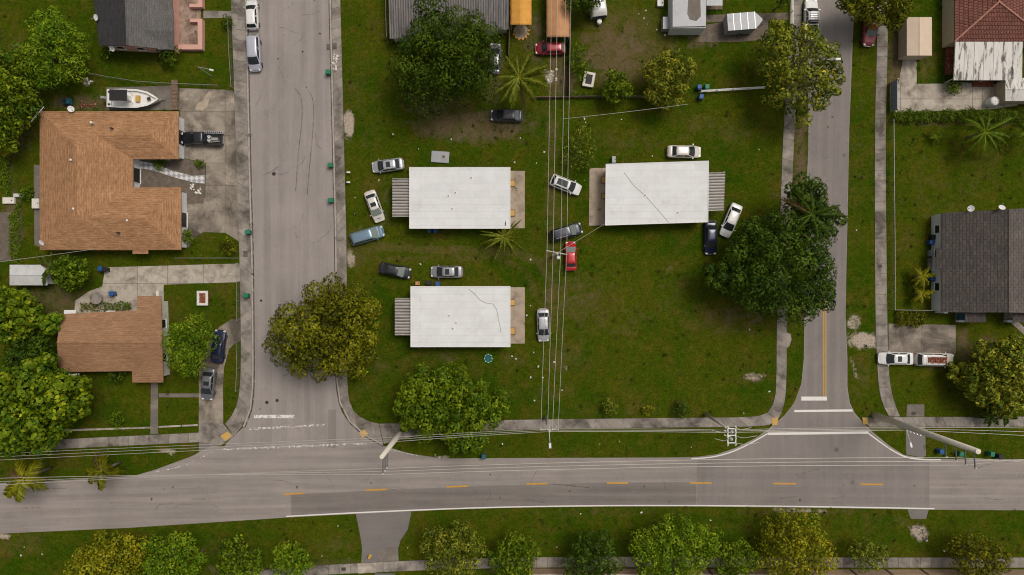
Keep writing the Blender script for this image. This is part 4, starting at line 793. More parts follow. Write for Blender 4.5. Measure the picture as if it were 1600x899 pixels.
    def rw(u, v):
        a, b, c, d = lv(.10 + .86 * u); yy = (c - .06) * (1 - 2 * v); return (b - bow * .8 * (1 - (yy / c) ** 2) - .018, yy, d + .012)
    MB().grid(fw, 4, 8).build('windscreen', M[wglass or glass], cab, True); MB().grid(rw, 4, 8).build('rear_window', M[rear], cab, True)
    cut = (.06, .44, .50, .92) if kind != 'pickup' else (.08, .50, .56, .93)
    for s_ in (1, -1):
        for v0, v1 in ((cut[0], cut[1]), (cut[2], cut[3])):
            def sw(u, v):
                a, b, c, d = lv(.14 + .76 * u); xx = a - .02 + (b + .02 - a) * (v0 + (v1 - v0) * v); return (xx, s_ * (c + .012), d)
            MB().grid(sw, 2, 3).build('side_window', M['glass'], cab)
        MB().box((xA - .22, s_ * (w_ + .10), zbelt + .02), (.12, .22, .14), 0, 0, .8).build('mirror', pmx, t)
        MB().box((h - .16, s_ * w_ * .66, zhood - .20), (.34, w_ * .34, .15), s_ * -.45, top=.8).build('headlight', M['lamp'], t)
        MB().box((-h + .085, s_ * w_ * .70, trunk - .20 if kind != 'pickup' else .85), (.16, w_ * .26, .16), s_ * .25, top=.85).build('tail_light', M['rlamp'], t)
        for wx in (h - .95 if L > 4.4 else h - .8, -h + .98 if L > 4.4 else -h + .75):
            k = 1.0 if kind in ('sedan', 'hatch', 'van') else 1.12
            wh = inst('wheel', tyre_me, t, (wx, s_ * (w_ - .09), .33 * k), (0, 0, 0), (k, 1, k)); inst('rim', rim_me, wh)
    for xx, nm in ((h - .02, 'bumper'), (-h + .02, 'bumper')): MB().box((xx, 0, .46), (.10, wd * .64, .20), 0, top=.94).build(nm, pmx if kind not in ('pickup',) else M['whitepaint'] if pm in ('p_red', ) else M['rim'], t)
    if sun: MB().box(((xB + xC) / 2 + .12 * (xB - xC), 0, zroof + .018), (.62, .82, .03), 0, top=.97).build('sunroof', M['glass'], cab)
    if kind in ('suv', 'van') and not extra:
        for s_ in (1, -1): MB().tube([(xB - .25, s_ * (wt - .13), zroof + .05), (xC + .25, s_ * (wt - .13), zroof + .05)], .022, 6).build('roof_rail', M['rim'], cab)
    if kind == 'pickup':
        bx0, bx1 = -h + .10, xD - .12; zc = 1.12
        for s_ in (1, -1): MB().box(((bx0 + bx1) / 2, s_ * (w_ - .07), (trunk + zc) / 2 - .03), (bx1 - bx0, .12, zc - trunk + .08)).build('bed_side', pmx, t)
        MB().box((-h + .07, 0, (trunk + zc) / 2 - .03), (.08, wd - .26, zc - trunk + .08)).build('tailgate', pmx, t); MB().box((bx1, 0, (trunk + zc) / 2), (.06, wd - .26, zc - trunk)).build('bed_front', pmx, t)
        MB().box(((bx0 + bx1) / 2 + .02, 0, trunk + .05), (bx1 - bx0 - .10, wd - .28, .03)).build('bed_liner', M['blackp'], t)
    if extra: extra(t, dict(h=h, w=w_, zroof=zroof, zhood=zhood, cab=cab, xA=xA, xB=xB, xC=xC, xD=xD, wt=wt, trunk=trunk))
    return t
for k, c, mt in (('p_white', (.66, .65, .64), 0), ('p_pearl', (.60, .56, .51), .1), ('p_silver', (.42, .42, .44), .35), ('p_lav', (.44, .44, .50), .3), ('p_grey', (.17, .17, .18), .4), ('p_sgrey', (.31, .31, .32), .4), ('p_black', (.012, .012, .016), .1), ('p_navy', (.010, .014, .045), .2), ('p_dnavy', (.022, .024, .038), .3), ('p_blue', (.16, .24, .31), .35), ('p_red', (.40, .012, .016), .1), ('p_crim', (.27, .014, .025), .2), ('p_dred', (.30, .035, .045), .1), ('p_dgrey', (.045, .045, .055), .3)): M[k] = paint(k, c, mt)
car('parked_hatchback', 'white compact hatchback parked at the kerb behind a silver minivan', 'car', (393.5, 23), (-.04, -1), 4.25, 'hatch', 'p_white', 1.75, .02)
car('parked_minivan', 'silver lavender minivan parked half on the pavement near the pink house', 'van', (397, 83), (.06, 1), 5.2, 'van', 'p_lav', 1.88, .06)
def ladder_load(t, d):
    zz = d['trunk']; ld = empty('ladder', (0, 0, 0)); ld.parent = t
    for y in (-.72, -1.03): MB().tube([(d['xC'] - .1, y, 1.30), (-d['h'] - .1, y, 1.30)], .035, 6).build('ladder_rail', M['tin'], ld)
    for i in range(10): xx = d['xC'] - .25 + (-d['h'] - d['xC']) * i / 9.4; MB().box((xx, -.875, 1.30), (.06, .31, .05)).build('ladder_rung', M['tin'], ld)
    for xx in (d['xD'] - .3, -d['h'] + .3): MB().box((xx, -.87, 1.19), (.08, .4, .14)).build('rack_bar', M['blackp'], t)
    MB().lathe([(.2, zz + .06), (.22, zz + .46), (.19, zz + .46), (.18, zz + .1)], 14, (d['xD'] - .45, -.25, 0)).build('paint_bucket', M['white'], t); MB().lathe([(.2, zz + .06), (.22, zz + .46), (.19, zz + .46), (.18, zz + .1)], 14, (d['xD'] - .45, .25, 0)).build('paint_bucket', M['white'], t)
    MB().box((d['xD'] - 1.2, .05, zz + .2), (1.0, .4, .28)).build('tool_box', M['grey'], t); MB().tube([(d['xD'] - .4, .55, zz + .3), (-d['h'] + .3, .35, zz + .35)], .05, 6).build('pipe', M['conc_w'], t)
car('pickup_truck', 'black pickup truck with aluminium ladder and paint buckets on concrete drive', 'pickup', (316, 217), (-1, -.03), 6.0, 'pickup', 'p_black', 1.95, .05, extra=ladder_load)
car('parked_sedan', 'dark blue sedan on curved driveway partly under a green tree', 'car', (341, 542), (.10, -1), 4.8, 'sedan', 'p_navy', 1.85, .05)
car('parked_sedan', 'grey sedan with sunroof on the driveway below a dark blue car', 'car', (325, 600), (-.09, 1), 4.7, 'sedan', 'p_grey', 1.82, .05, True)
car('parked_sedan', 'silver sedan with sunroof parked on grass nearest the septic slab', 'car', (606, 258.5), (-1, .13), 4.6, 'sedan', 'p_silver', 1.80, 0, True)
def hood_scoop(t, d):
    MB().prism([(d['xA'] + .45, -.34), (d['h'] - .45, -.20), (d['h'] - .38, .12), (d['xA'] + .5, .38)], d['zhood'] - .03, d['zhood'] + .045).build('dark_bonnet_panel', M['blackp'], t)
car('parked_sedan', 'white sedan with black bonnet panel and sunroof parked on grass', 'car', (585, 322), (.36, 1), 4.7, 'sedan', 'p_pearl', 1.78, 0, True, wglass='glass_p', extra=hood_scoop)
car('parked_minivan', 'light blue minivan parked at an angle on the grass by the pavement', 'van', (573.5, 368), (1, -.30), 4.9, 'van', 'p_blue', 1.88, 0, wglass='glass_p')
car('parked_sedan', 'black sedan parked on grass beside a silver-grey sedan', 'car', (616.5, 423), (1, .20), 4.6, 'sedan', 'p_black', 1.78, 0, wglass='glass_p')
car('parked_sedan', 'silver-grey sedan with sunroof parked square on above a white roof', 'car', (698, 425), (-1, 0), 4.6, 'sedan', 'p_sgrey', 1.78, 0, True)
car('parked_sedan', 'silver-white sedan under the power lines beside a tan patio', 'car', (849, 508), (.03, 1), 4.75, 'sedan', 'p_silver', 1.84, 0)
car('parked_sedan', 'charcoal sedan parked below a coconut palm by bare earth', 'car', (792, 180.5), (-1, -.03), 4.6, 'sedan', 'p_dgrey', 1.80, 0, rear='glass_p')
def pano(t, d): MB().prism([(d['xB'] - .2, -.48), (d['xB'] - .2, .48), (d['xC'] + .3, .44), (d['xC'] + .3, -.44)], d['zroof'] + .005, d['zroof'] + .03).build('glass_roof', M['glass'], d['cab'])
car('parked_hatchback', 'white crossover with dark glass roof under the power lines', 'car', (884, 289), (1, .40), 4.55, 'hatch', 'p_white', 1.82, 0, extra=pano)
car('parked_suv', 'dark navy SUV beside a red hatchback and utility pole', 'car', (884.5, 363), (1, -.30), 4.7, 'suv', 'p_dnavy', 1.85, 0, wglass='glass_p')
car('parked_hatchback', 'bright red car parked on grass beneath a pole transformer', 'car', (892, 400.5), (-.02, -1), 4.2, 'sedan', 'p_red', 1.72, 0, wglass='glass_p')
car('parked_sedan', 'pearl white sedan parked on grass along the turned white house', 'car', (1069, 237), (1, .02), 4.8, 'sedan', 'p_pearl', 1.82, 0)
car('parked_sedan', 'white sedan parked diagonally beside a stained awning', 'car', (1142.5, 344), (-.42, 1), 5.0, 'sedan', 'p_white', 1.82, 0)
car('parked_sedan', 'black sedan parked beside a diagonal white sedan', 'car', (1111, 371.5), (0, 1), 4.85, 'sedan', 'p_navy', 1.82, 0)
def white_rack(t, d):
    for i in range(5): MB().box((d['xB'] - .25 - i * .30, 0, d['zroof'] + .06), (.05, 1.2, .04)).build('rack_bar', M['grey'], d['cab'])
    for s_ in (1, -1): MB().tube([(d['xB'] - .1, s_ * .58, d['zroof'] + .06), (d['xC'] + .05, s_ * .58, d['zroof'] + .06)], .03, 6).build('rack_rail', M['grey'], d['cab'])
car('pickup_truck', 'white pickup truck with roof rack parked on the street edge by rail fence', 'pickup', (1267.5, 31), (0, -1), 5.9, 'pickup', 'p_white', 1.95, .016, extra=white_rack)
car('pickup_truck', 'faded red pickup truck with white front bumper on grass under a tree', 'pickup', (1360, 42), (-.10, 1), 5.5, 'pickup', 'p_dred', 1.86, 0, wglass='glass_p')
car('parked_sedan', 'white sedan with sunroof across the pavement behind a laden white SUV', 'car', (1400.5, 560.5), (-1, -.01), 5.0, 'sedan', 'p_white', 1.84, .07, True)
def rusty_load(t, d):
    fr = MB().box((-.35, 0, d['zroof'] + .05), (2.75, 1.25, .05)).build('roof_rack', M['rim'], d['cab'])
    r2 = random.Random(3)
    for i in range(11):
        MB().box((-1.45 + i * .24, r2.uniform(-.05, .05), d['zroof'] + .14 + r2.uniform(0, .05)), (.17, r2.uniform(.7, .95), .11), r2.uniform(-.2, .2)).build('rusty_bar', M['rust'], d['cab'])
    for y in (-.36, .36): MB().box((-.25, y, d['zroof'] + .13), (2.5, .14, .12)).build('rusty_beam', M['rust'], d['cab'])
car('parked_suv', 'white SUV carrying a rusty load on its roof rack at the driveway', 'car', (1460.5, 562), (1, .02), 5.6, 'suv', 'p_pearl', 1.95, .04, extra=rusty_load)
car('parked_hatchback', 'crimson hatchback at the mouth of a tan tent', 'car', (860, 75.5), (-1, .02), 4.3, 'hatch', 'p_crim', 1.76, 0, rear='glass_p')
car('parked_sedan', 'dusty dark sedan tucked between mango tree and wooden fence', 'car', (773, 92), (.05, -1), 4.5, 'sedan', 'p_grey', 1.76, 0)

# boat on its trailer
t = thing('motor_boat', 'white motor boat with black canopy and grey outboard beside orange house', 'boat', (*P2(206, 154.5, 1.2), 0), R(-1))
pl = [(-3.55, 1.25), (-1.5, 1.38), (.8, 1.34), (2.3, 1.02), (3.2, .55), (3.85, .05)]
def sec(k, zz, f=1.0): return [(x * (1 - .02 * k), y * (1 - .30 * k) * f, zz) for x, y in pl]
lo, hi = sec(1, .45), sec(0, 1.35)
full = lambda s_: s_ + [(x, -y, z) for x, y, z in s_[::-1]]
A, B_ = full(lo), full(hi); nA = len(A)
hull = MB().add(A + B_, [tuple(range(nA))] + [(i, (i + 1) % nA, nA + (i + 1) % nA, nA + i)[::-1] for i in range(nA)]).build('hull', M['hull'], t)
C1 = full(sec(0, 1.35)); C2 = full([(x * .955 - .03, max(.02, y - .24), z) for x, y, z in sec(0, 1.35)]); C3 = [(x, y, 1.02) for x, y, z in C2]
MB().add(C1 + C2 + C3, [(i, (i + 1) % nA, nA + (i + 1) % nA, nA + i) for i in range(nA)] + [(nA + i, nA + (i + 1) % nA, 2 * nA + (i + 1) % nA, 2 * nA + i) for i in range(nA)] + [tuple(2 * nA + i for i in range(nA - 1, -1, -1))]).build('deck', M['hull'], hull)
MB().box((-.95, 0, 3.02), (2.55, 1.62, .07), 0, top=.97).build('canopy', M['canvas_k'], t, bevel=.03)
for x in (-2.0, .1):
    for y in (-.7, .7): MB().tube([(x, y * .9, 1.0), (x, y, 3.0)], .03, 6).build('canopy_post', M['tin'], t)
MB().box((-.5, 0, 1.45), (.8, .7, .9), 0, top=.8).build('console', M['hull'], t); MB().box((.9, 0, 1.2), (.55, .9, .4)).build('bow_seat', M['yellowbox'], t)
MB().box((2.55, 0, 1.40), (.5, .45, .06), R(20)).build('anchor_hatch', M['iron'], t); MB().box((-3.15, 0, 1.18), (.45, 1.9, .34)).build('stern_bench', M['hull'], t)
for y in (-.9, .9): MB().box((-3.2, y, 1.40), (.3, .25, .10)).build('hatch_lid', M['iron'], t)
ob = MB().box((-3.95, 0, 1.55), (.70, .48, .50), 0, top=.75).build('outboard_motor', M['grey'], t, bevel=.05); MB().box((-3.75, 0, .95), (.26, .14, .9)).build('motor_leg', M['arm_d'], ob)
t2 = thing('boat_trailer', 'low steel trailer carrying the white motor boat', 'trailer', (*P2(206, 154.5, .4), 0), R(-1))
for y in (-.75, .75): MB().tube([(-3.2, y, .40), (2.2, y, .40), (4.4, 0, .40)], .05, 6).build('side_rail', M['fence'], t2)
MB().tube([(4.3, 0, .4), (4.9, 0, .42)], .06, 6).build('drawbar', M['fence'], t2); MB().tube([(4.5, 0, 0.02), (4.5, 0, .6)], .05, 8).build('jockey_leg', M['fence'], t2)
for x in (-1.6, 1.2): MB().box((x, 0, .42), (.12, 1.6, .08)).build('cross_beam', M['fence'], t2)
for y in (-1.05, 1.05):
    wh = inst('wheel', tyre_me, t2, (-1.0, y, .35), (0, 0, 0), (.95, 1, .95)); inst('rim', rim_me, wh)
MB().tube([(-1.0, -1.05, .35), (-1.0, 1.05, .35)], .04, 6).build('axle', M['fence'], t2)

# ================================================================== TREES AND PLANTS
def leaf_mesh(name, pos, nrm, ln, wd, col, m, fold=.12, rng=None):
    N = len(pos); nrm = nrm / np.linalg.norm(nrm, axis=1, keepdims=True)
    r = rng.normal(size=(N, 3)); tn = r - (r * nrm).sum(1, keepdims=True) * nrm; tn /= np.linalg.norm(tn, axis=1, keepdims=True) + 1e-9; bt = np.cross(nrm, tn)
    ln = ln[:, None]; wd = wd[:, None]
    V = np.stack([pos - tn * ln * .5, pos + bt * wd * .5 + nrm * fold * wd, pos + tn * ln * .5 - nrm * ln * .08, pos - bt * wd * .5 + nrm * fold * wd], 1).reshape(-1, 3)
    V[:, 2] = np.maximum(V[:, 2], .03)
    F = np.arange(4 * N).reshape(N, 4); me = bpy.data.meshes.new(name); np_mesh(me, V, F)
    ca = me.color_attributes.new('Col', 'FLOAT_COLOR', 'POINT'); c4 = np.ones((N, 4)); c4[:, :3] = col; ca.data.foreach_set('color', np.repeat(c4, 4, 0).astype(np.float32).ravel())
    me.materials.append(M[m]); return me
G = dict(dark=((.008, .026, .001), (.074, .108, .004)), olive=((.024, .032, .001), (.168, .166, .006)), mid=((.018, .050, .001), (.130, .180, .006)), bright=((.032, .084, .002), (.168, .230, .008)), yellow=((.048, .070, .002), (.250, .235, .009)), pale=((.030, .056, .003), (.200, .212, .018)), deep=((.009, .028, .002), (.066, .108, .006)))
def crown_pts(rng, c, rx, ry, rz, ncl, dens, rc=(.20, .34), lobes=None, low=-.35):
    """leaf positions, normals and a clump index: rounded leaf clumps set apart over the crown, thinner shaded leaves within"""
    pos, nrm, cid, cc, rr = [], [], [], [], []
    ph = rng.uniform(0, 6.28, 4); R_ = (rx + ry) / 2; tot = math.pi * rx * ry * dens; f = .95; tries = 0
    while len(cc) < ncl and tries < 6000 and f > .66:
        tries += 1
        if tries % 80 == 0: f *= .97
        a = rng.uniform(0, 2 * math.pi); u = rng.uniform(low, 1.0); rad = rng.uniform(.78, 1.0) if rng.random() < .8 else rng.uniform(.45, .8)
        edge = 1 + .10 * math.sin(2 * a + ph[0]) + .09 * math.sin(3 * a + ph[1]) + .08 * math.sin(5 * a + ph[2])
        s_ = math.sqrt(max(0, 1 - u * u)); q = rng.uniform(*rc) ** 1.0 * R_ * .82; k = max(0, 1 - q / R_ * .6)
        p = np.array((c[0] + rx * k * edge * rad * s_ * math.cos(a), c[1] + ry * k * edge * rad * s_ * math.sin(a), c[2] + rz * k * u * rad))
        if all(np.linalg.norm((p - p2) * (1, 1, 1.2)) > f * (q + q2) for p2, q2 in zip(cc, rr)): cc.append(p); rr.append(q)
    rr = np.array(rr); cc = np.array(cc); wts = rr ** 2; wts /= wts.sum(); n0 = len(cc)
    for i in range(n0):
        n_ = max(6, int(tot * .85 * wts[i])); d = rng.normal(size=(n_, 3)); d[:, 2] = np.abs(d[:, 2]) * 1.1 - .35 * rng.random(n_); d /= np.linalg.norm(d, axis=1, keepdims=True)
        bump = 1 + .16 * np.sin(d[:, 0] * 7 + i) * np.sin(d[:, 1] * 7 + 2 * i); rad = rr[i] * 1.16 * bump * (.80 + .24 * rng.random(n_) ** .6)
        pos.append(cc[i] + d * rad[:, None] * np.array([1, 1, 1.05])); nrm.append(d + rng.normal(size=(n_, 3)) * .28 + np.array([0, 0, .05])); cid.append(np.full(n_, i))
    n_ = int(tot * .16); d = rng.normal(size=(n_, 3)); d /= np.linalg.norm(d, axis=1, keepdims=True); pos.append(np.array(c) + d * np.array([rx * .74, ry * .74, rz * .6]) * (rng.random((n_, 1)) ** .4) - np.array([0, 0, rz * .15])); nrm.append(rng.normal(size=(n_, 3)) * .5 + np.array([0, 0, .7])); cid.append(rng.integers(0, n0, n_))
    return np.concatenate(pos), np.concatenate(nrm), np.concatenate(cid), cc
TN = [0]
def tree(name, label, at, r, top, pal, ncl=60, dens=70, leaf=.34, asp=.55, base=None, cat='tree', group=None, rzf=.72, rc=(.17, .30), lobes=(), trunk=.22, bark='bark', m='leaf', lift=None, tipy=.0, low=-.35):
    """at: photograph crown centre; r: crown radii in photograph pixels; top: height"""
    TN[0] += 1; rng = np.random.default_rng(100 + TN[0]); r = r if isinstance(r, tuple) else (r, r)
    rz = min((r[0] + r[1]) / 2 / S * rzf, top * .48); zc = top - rz; k = (CH - zc) / CH
    c = np.array(P(at[0], at[1], zc)); b0 = base if base else at; bw = P(*b0) if base else (c[0], c[1], 0)
    t = thing(name, label, cat, (bw[0], bw[1], 0), 0, group); off = np.array([bw[0], bw[1], 0])
    pos, nrm, cid, cc = crown_pts(rng, c, r[0] / S * k, r[1] / S * k, rz, ncl, dens, rc, low=low)
    for lx, ly, lr, lt in lobes:
        z_ = lt - lr / S * .5; p2, n2, i2, c2 = crown_pts(rng, np.array(P(lx, ly, z_)), lr / S * k, lr / S * k, lr / S * .5, max(8, int(ncl * (lr / max(r)) ** 2 * 1.2)), dens, (.25, .42)); pos = np.concatenate([pos, p2]); nrm = np.concatenate([nrm, n2]); cid = np.concatenate([cid, i2 + len(cc)]); cc = np.concatenate([cc, c2])
    N = len(pos); a, b_ = np.array(G[pal][0]), np.array(G[pal][1]); cf = rng.uniform(0, 1, len(cc))[cid]; f = np.clip(.05 + .6 * cf + .5 * rng.normal(size=N) * .5 + .12, 0, 1.3)[:, None]
    col = a + (b_ - a) * f; col *= rng.uniform(1.0, 1.6, (N, 1))
    if tipy: y_ = (rng.random(N) < tipy); col[y_] = col[y_] * np.array([1.9, 1.45, 1.2])
    L = leaf * rng.uniform(.65, 1.35, N)
    me = leaf_mesh('crown', pos - off, nrm, L, L * asp, col, m, rng=rng); o = bpy.data.objects.new('crown', me); COL.objects.link(o); o.parent = t
    # trunk and limbs
    cl = c - off; th = zc * .45; mb = MB(); j = lambda s_: rng.uniform(-s_, s_)
    fork = Vector((cl[0] * .4 + j(.15), cl[1] * .4 + j(.15), max(.3, th))); mb.tube([(0, 0, -.1), (fork.x * .5 + j(.08), fork.y * .5 + j(.08), fork.z * .5), fork], [trunk * 1.35, trunk * 1.05, trunk * .9], 9)
    mb.build('trunk', M[bark], t, True)
    sel = rng.permutation(len(cc))[:min(len(cc), 7 if max(r) < 40 else 14)]
    mb = MB()
    for i in sel:
        e = Vector(cc[i] - off); mid = fork.lerp(e, .5) + Vector((j(.3), j(.3), abs(j(.4)) - .1)); mb.tube([fork - Vector((0, 0, .1)), mid, e], [trunk * .6, trunk * .36, trunk * .12], 6)
    mb.build('limbs', M[bark], t, True)
    return t
tree('mango_tree', 'huge dark green mango tree overhanging the grey metal roof', (697, 94), (90, 84), 11, 'dark', 95, 95, .42, .42, trunk=.4, rc=(.17, .30))
tree('street_tree', 'large olive-toned tree overhanging the street beside the light pavement', (514, 516), (84, 84), 10, 'olive', 100, 95, .42, .55, trunk=.38, rc=(.16, .28), tipy=.05, base=(545, 520))
tree('shade_tree', 'dense green tree with glossy leaves beside the pale concrete pole', (703, 632), (80, 66), 8, 'mid', 80, 80, .5, .5, trunk=.3, rc=(.16, .28), tipy=.10, lobes=((645, 640, 32, 5.5), (725, 675, 35, 6)))
tree('spreading_tree', 'big irregular dark tree spreading over pavement and street near the black sedan', (1218, 415), (92, 86), 11, 'deep', 95, 95, .42, .45, trunk=.4, rc=(.17, .30), lobes=((1258, 310, 36, 9), (1132, 432, 32, 6.5), (1285, 345, 32, 8), (1180, 385, 40, 7), (1275, 460, 32, 8)))
tree('almond_tree', 'airy yellow-green tree with visible grey branches round a street lamp', (1246, 112), (68, 74), 10, 'pale', 60, 42, .46, .6, trunk=.3, rc=(.12, .22), bark='bark_p', tipy=.10, lobes=((1300, 130, 22, 8), (1215, 60, 26, 8)))
tree('yard_tree', 'yellow-green long-leaved tree on the wooden boundary wall', (1043, 124), (40, 46), 6.5, 'pale', 55, 90, .62, .26, trunk=.18, tipy=.22)
tree('yard_tree', 'small round bush-like tree beside a square brick well', (963, 137), (25, 26), 4.5, 'mid', 36, 80, .45, .4, trunk=.12, tipy=.2)
tree('wild_shrub', 'sparse tangled shrub growing under the power lines by white crossover', (905, 236), (31, 32), 3.2, 'pale', 34, 50, .34, .4, cat='shrub', trunk=.08)
tree('wild_shrub', 'scrubby green bush against the fence below the tan tent', (903, 98), (16, 32), 2.6, 'mid', 22, 55, .32, .4, cat='shrub', trunk=.07)
tree('rounded_tree', 'bright green dome-shaped tree behind the pink house', (85, 88), (57, 54), 8, 'bright', 75, 90, .36, .5, trunk=.28, rc=(.15, .26), tipy=.04, lobes=((75, 42, 30, 5.5),))
tree('boundary_tree', 'tall glossy yellow-speckled tree left of the dome-shaped tree', (10, 150), (42, 88), 9, 'mid', 80, 80, .46, .55, trunk=.26, tipy=.22, rc=(.14, .24))
tree('boundary_shrub', 'leafy yellowish shrub at the edge of the vegetable beds', (8, 225), (18, 22), 4, 'yellow', 20, 60, .45, .6, cat='shrub', trunk=.1)
tree('broad_tree', 'massive broad-leaved tree standing behind the overhead wires and coconut palms', (58, 632), (70, 82), 11, 'mid', 110, 80, .58, .7, trunk=.38, rc=(.13, .23), tipy=.14)
tree('backyard_tree', 'broad-leaved yellow-green tree beyond the white shed', (20, 490), (45, 42), 7, 'mid', 50, 75, .55, .65, trunk=.2, tipy=.2)
tree('backyard_tree', 'dark tangled tree between the brown roof and the massive tree', (50, 555), (42, 34), 5, 'deep', 40, 70, .45, .5, trunk=.18)
tree('papaya_tree', 'small light green papaya tree touching the brown roof corner', (80, 505), (18, 18), 5, 'bright', 18, 55, .6, .6, trunk=.08)
tree('backyard_tree', 'dense dark green tree next to the small white shed', (112, 425), (32, 26), 5.5, 'mid', 38, 85, .42, .5, trunk=.15)
tree('front_tree', 'bright green rounded tree between brown house and dark blue sedan', (297, 540), (41, 48), 7, 'bright', 65, 95, .32, .5, trunk=.2, rc=(.16, .28))
bt = [((168, 884), 54, 'yellow', 'loose yellowish roadside tree on the verge, first in the row', 6.5, .36), ((272, 880), 48, 'bright', 'leafy light green roadside tree beside a loose yellowish one', 6.5, .36), ((372, 878), 36, 'mid', 'mid green roadside tree of even crown standing next to the smallest street tree', 5.5, .36), ((456, 878), 31, 'bright', 'small lime green tree beside the lower pavement and asphalt apron', 5, .36),
      ((706, 864), 48, 'pale', 'greyish green tree just right of the asphalt apron', 6.5, .34), ((802, 872), 38, 'mid', 'medium tree beside the greyish green tree, tan wall behind', 6, .36), ((925, 872), 42, 'deep', 'dark roadside tree with a shadowy side, gaps of pavement both sides', 6.5, .36), ((1052, 865), 62, 'bright', 'wide green roadside tree, broadest of the row by the tan wall', 7.5, .36), ((1150, 876), 32, 'mid', 'narrow tree squeezed between two wide roadside trees', 6, .36), ((1240, 858), 58, 'yellow', 'wide tree with golden yellow top beside the panel wall', 7.5, .34), ((1355, 866), 27, 'pale', 'thin young tree standing over the pale pavement stretch', 5, .3), ((1527, 868), 40, 'olive', 'round olive tree with dark hollow near the lower right drive', 6.5, .34)]
for at, r, pal, lab, h, lf in bt: tree('roadside_tree', lab, at, (r * 1.12, r), h, pal, int(26 + r * .6), 80, lf, .55, trunk=.17, rc=(.16, .28), tipy=.1, group='trees along the lower verge')
tree('corner_tree', 'bushy yellow-green tree beside the laden white SUV', (1557, 592), (55, 58), 7, 'pale', 75, 85, .48, .5, trunk=.25, tipy=.2, rc=(.15, .26), lobes=((1580, 560, 35, 6), (1500, 585, 22, 3)))
tree('overhanging_tree', 'dark tree hanging over the faded red pickup', (1372, 8), (58, 34), 8, 'olive', 55, 75, .42, .5, trunk=.22, lobes=((1395, 30, 20, 5), (1328, 4, 18, 7)))
tree('overhanging_tree', 'dark tree covering the white caravan', (915, -6), (32, 26), 6, 'dark', 36, 75, .4, .5, trunk=.15)
tree('overhanging_tree', 'small tree at the rail fence above the white pickup', (1222, 2), (14, 12), 4, 'mid', 16, 70, .4, .5, trunk=.1)
for at, r, pal, h, lab in (((952, 638), 13, 'pale', 1.6, 'pale young bush at the pavement edge in the lot'), ((1011, 641), 9, 'yellow', 1.0, 'tiny yellowish bush between two larger pavement bushes'), ((1064, 639), 14, 'deep', 1.7, 'dark round bush at the pavement edge near the transformer pole'), ((183, 655), 14, 'mid', 1.6, 'small bush on the front lawn of the brown house'), ((293, 370), 12, 'mid', 1.6, 'clipped round bush at the orange house corner'), ((357, 385), 14, 'olive', 1.5, 'round yellow-green bush at the drive end'), ((265, 86), 18, 'dark', 2.2, 'bush growing against the pink house wall'), ((166, 83), 10, 'mid', 1.3, 'low bush beside the pink house dish'), ((312, 256), 8, 'mid', .9, 'small plant in the bare courtyard bed'), ((250, 254), 12, 'mid', 1.1, 'courtyard shrub under the orange eave'), ((183, 583), 16, 'dark', 1.7, 'bush under the south eave of the brown house'), ((42, 302), 11, 'mid', 1.2, 'low bush beside the dark flagstone strip'), ((1490, 136), 13, 'mid', 1.3, 'shrub at the patio cover corner'), ((356, 35), 10, 'dark', 1.4, 'bush by the pink house front path'), ((1198, 612), 0, 'mid', 1, '')):
    if r: tree('bush', lab, at, r, h, pal, 18, 110, .26, .55, cat='bush', trunk=.05, rzf=.6, rc=(.3, .48), low=-.1)
def hedge(label, x0, x1, y0, y1, h, pal, dens=160, group=None):
    TN[0] += 1; rng = np.random.default_rng(900 + TN[0]); c = P((x0 + x1) / 2, (y0 + y1) / 2); t = thing('hedge', label, 'hedge', c, 0, group)
    ax, ay = (x1 - x0) / S / 2, (y1 - y0) / S / 2; n_ = int(ax * ay * 4 * dens * .8 + (ax + ay) * 4 * h * 40); f = rng.random(n_)
    p = np.stack([rng.uniform(-ax, ax, n_), rng.uniform(-ay, ay, n_), h * (1 - .3 * rng.random(n_) ** 2)], 1); sd = f < .3; s_ = rng.choice([-1, 1], n_); p[sd, 1] = (s_ * ay)[sd]; p[sd, 2] = rng.uniform(.05, h, n_)[sd]
    p[:, 2] *= .62 + .38 * np.sin(p[:, 0] * 1.7 + np.sin(p[:, 0] * .9) * 2) ** 2; p[:, 1] *= 1 + .25 * np.sin(p[:, 0] * 2.3); p += rng.normal(size=(n_, 3)) * .13; p[:, 2] = np.maximum(.05, p[:, 2]); nr = rng.normal(size=(n_, 3)) * .5 + np.array([0, 0, .8]); a, b_ = np.array(G[pal][0]), np.array(G[pal][1]); col = a + (b_ - a) * rng.random((n_, 1)); L = .22 * rng.uniform(.6, 1.4, n_)
    o = bpy.data.objects.new('foliage', leaf_mesh('foliage', p, nr, L, L * .6, col, 'leaf', rng=rng)); COL.objects.link(o); o.parent = t
    mb = MB()
    for i in range(max(2, int(ax * 2 / .8))): x = -ax + .3 + i * .8; mb.tube([(x, 0, -.05), (x + .05, 0, h * .8)], [.04, .02], 5)
    mb.build('stems', M['bark'], t); return t
hedge('clipped box hedge beside the stained concrete drive', 1399, 1441, 488, 507, .9, 'olive', 220); hedge('long overgrown hedge along the concrete side yard', 1392, 1600, 176, 190, 1.3, 'mid', 150)
hedge('row of leafy vegetables beside the bare soil bed', 18, 34, 330, 405, .6, 'bright', 120); hedge('strip of green ground plants along the left boundary', 2, 17, 245, 300, .5, 'bright', 140); hedge('potted plants row in the brown house yard', 163, 206, 474, 484, .6, 'mid', 90); hedge('planting strip along the lower drive', 128, 160, 474, 485, .5, 'olive', 60)
hedge('overgrown strip along the wooden boundary wall', 893, 1020, 147, 153, .7, 'mid', 60)

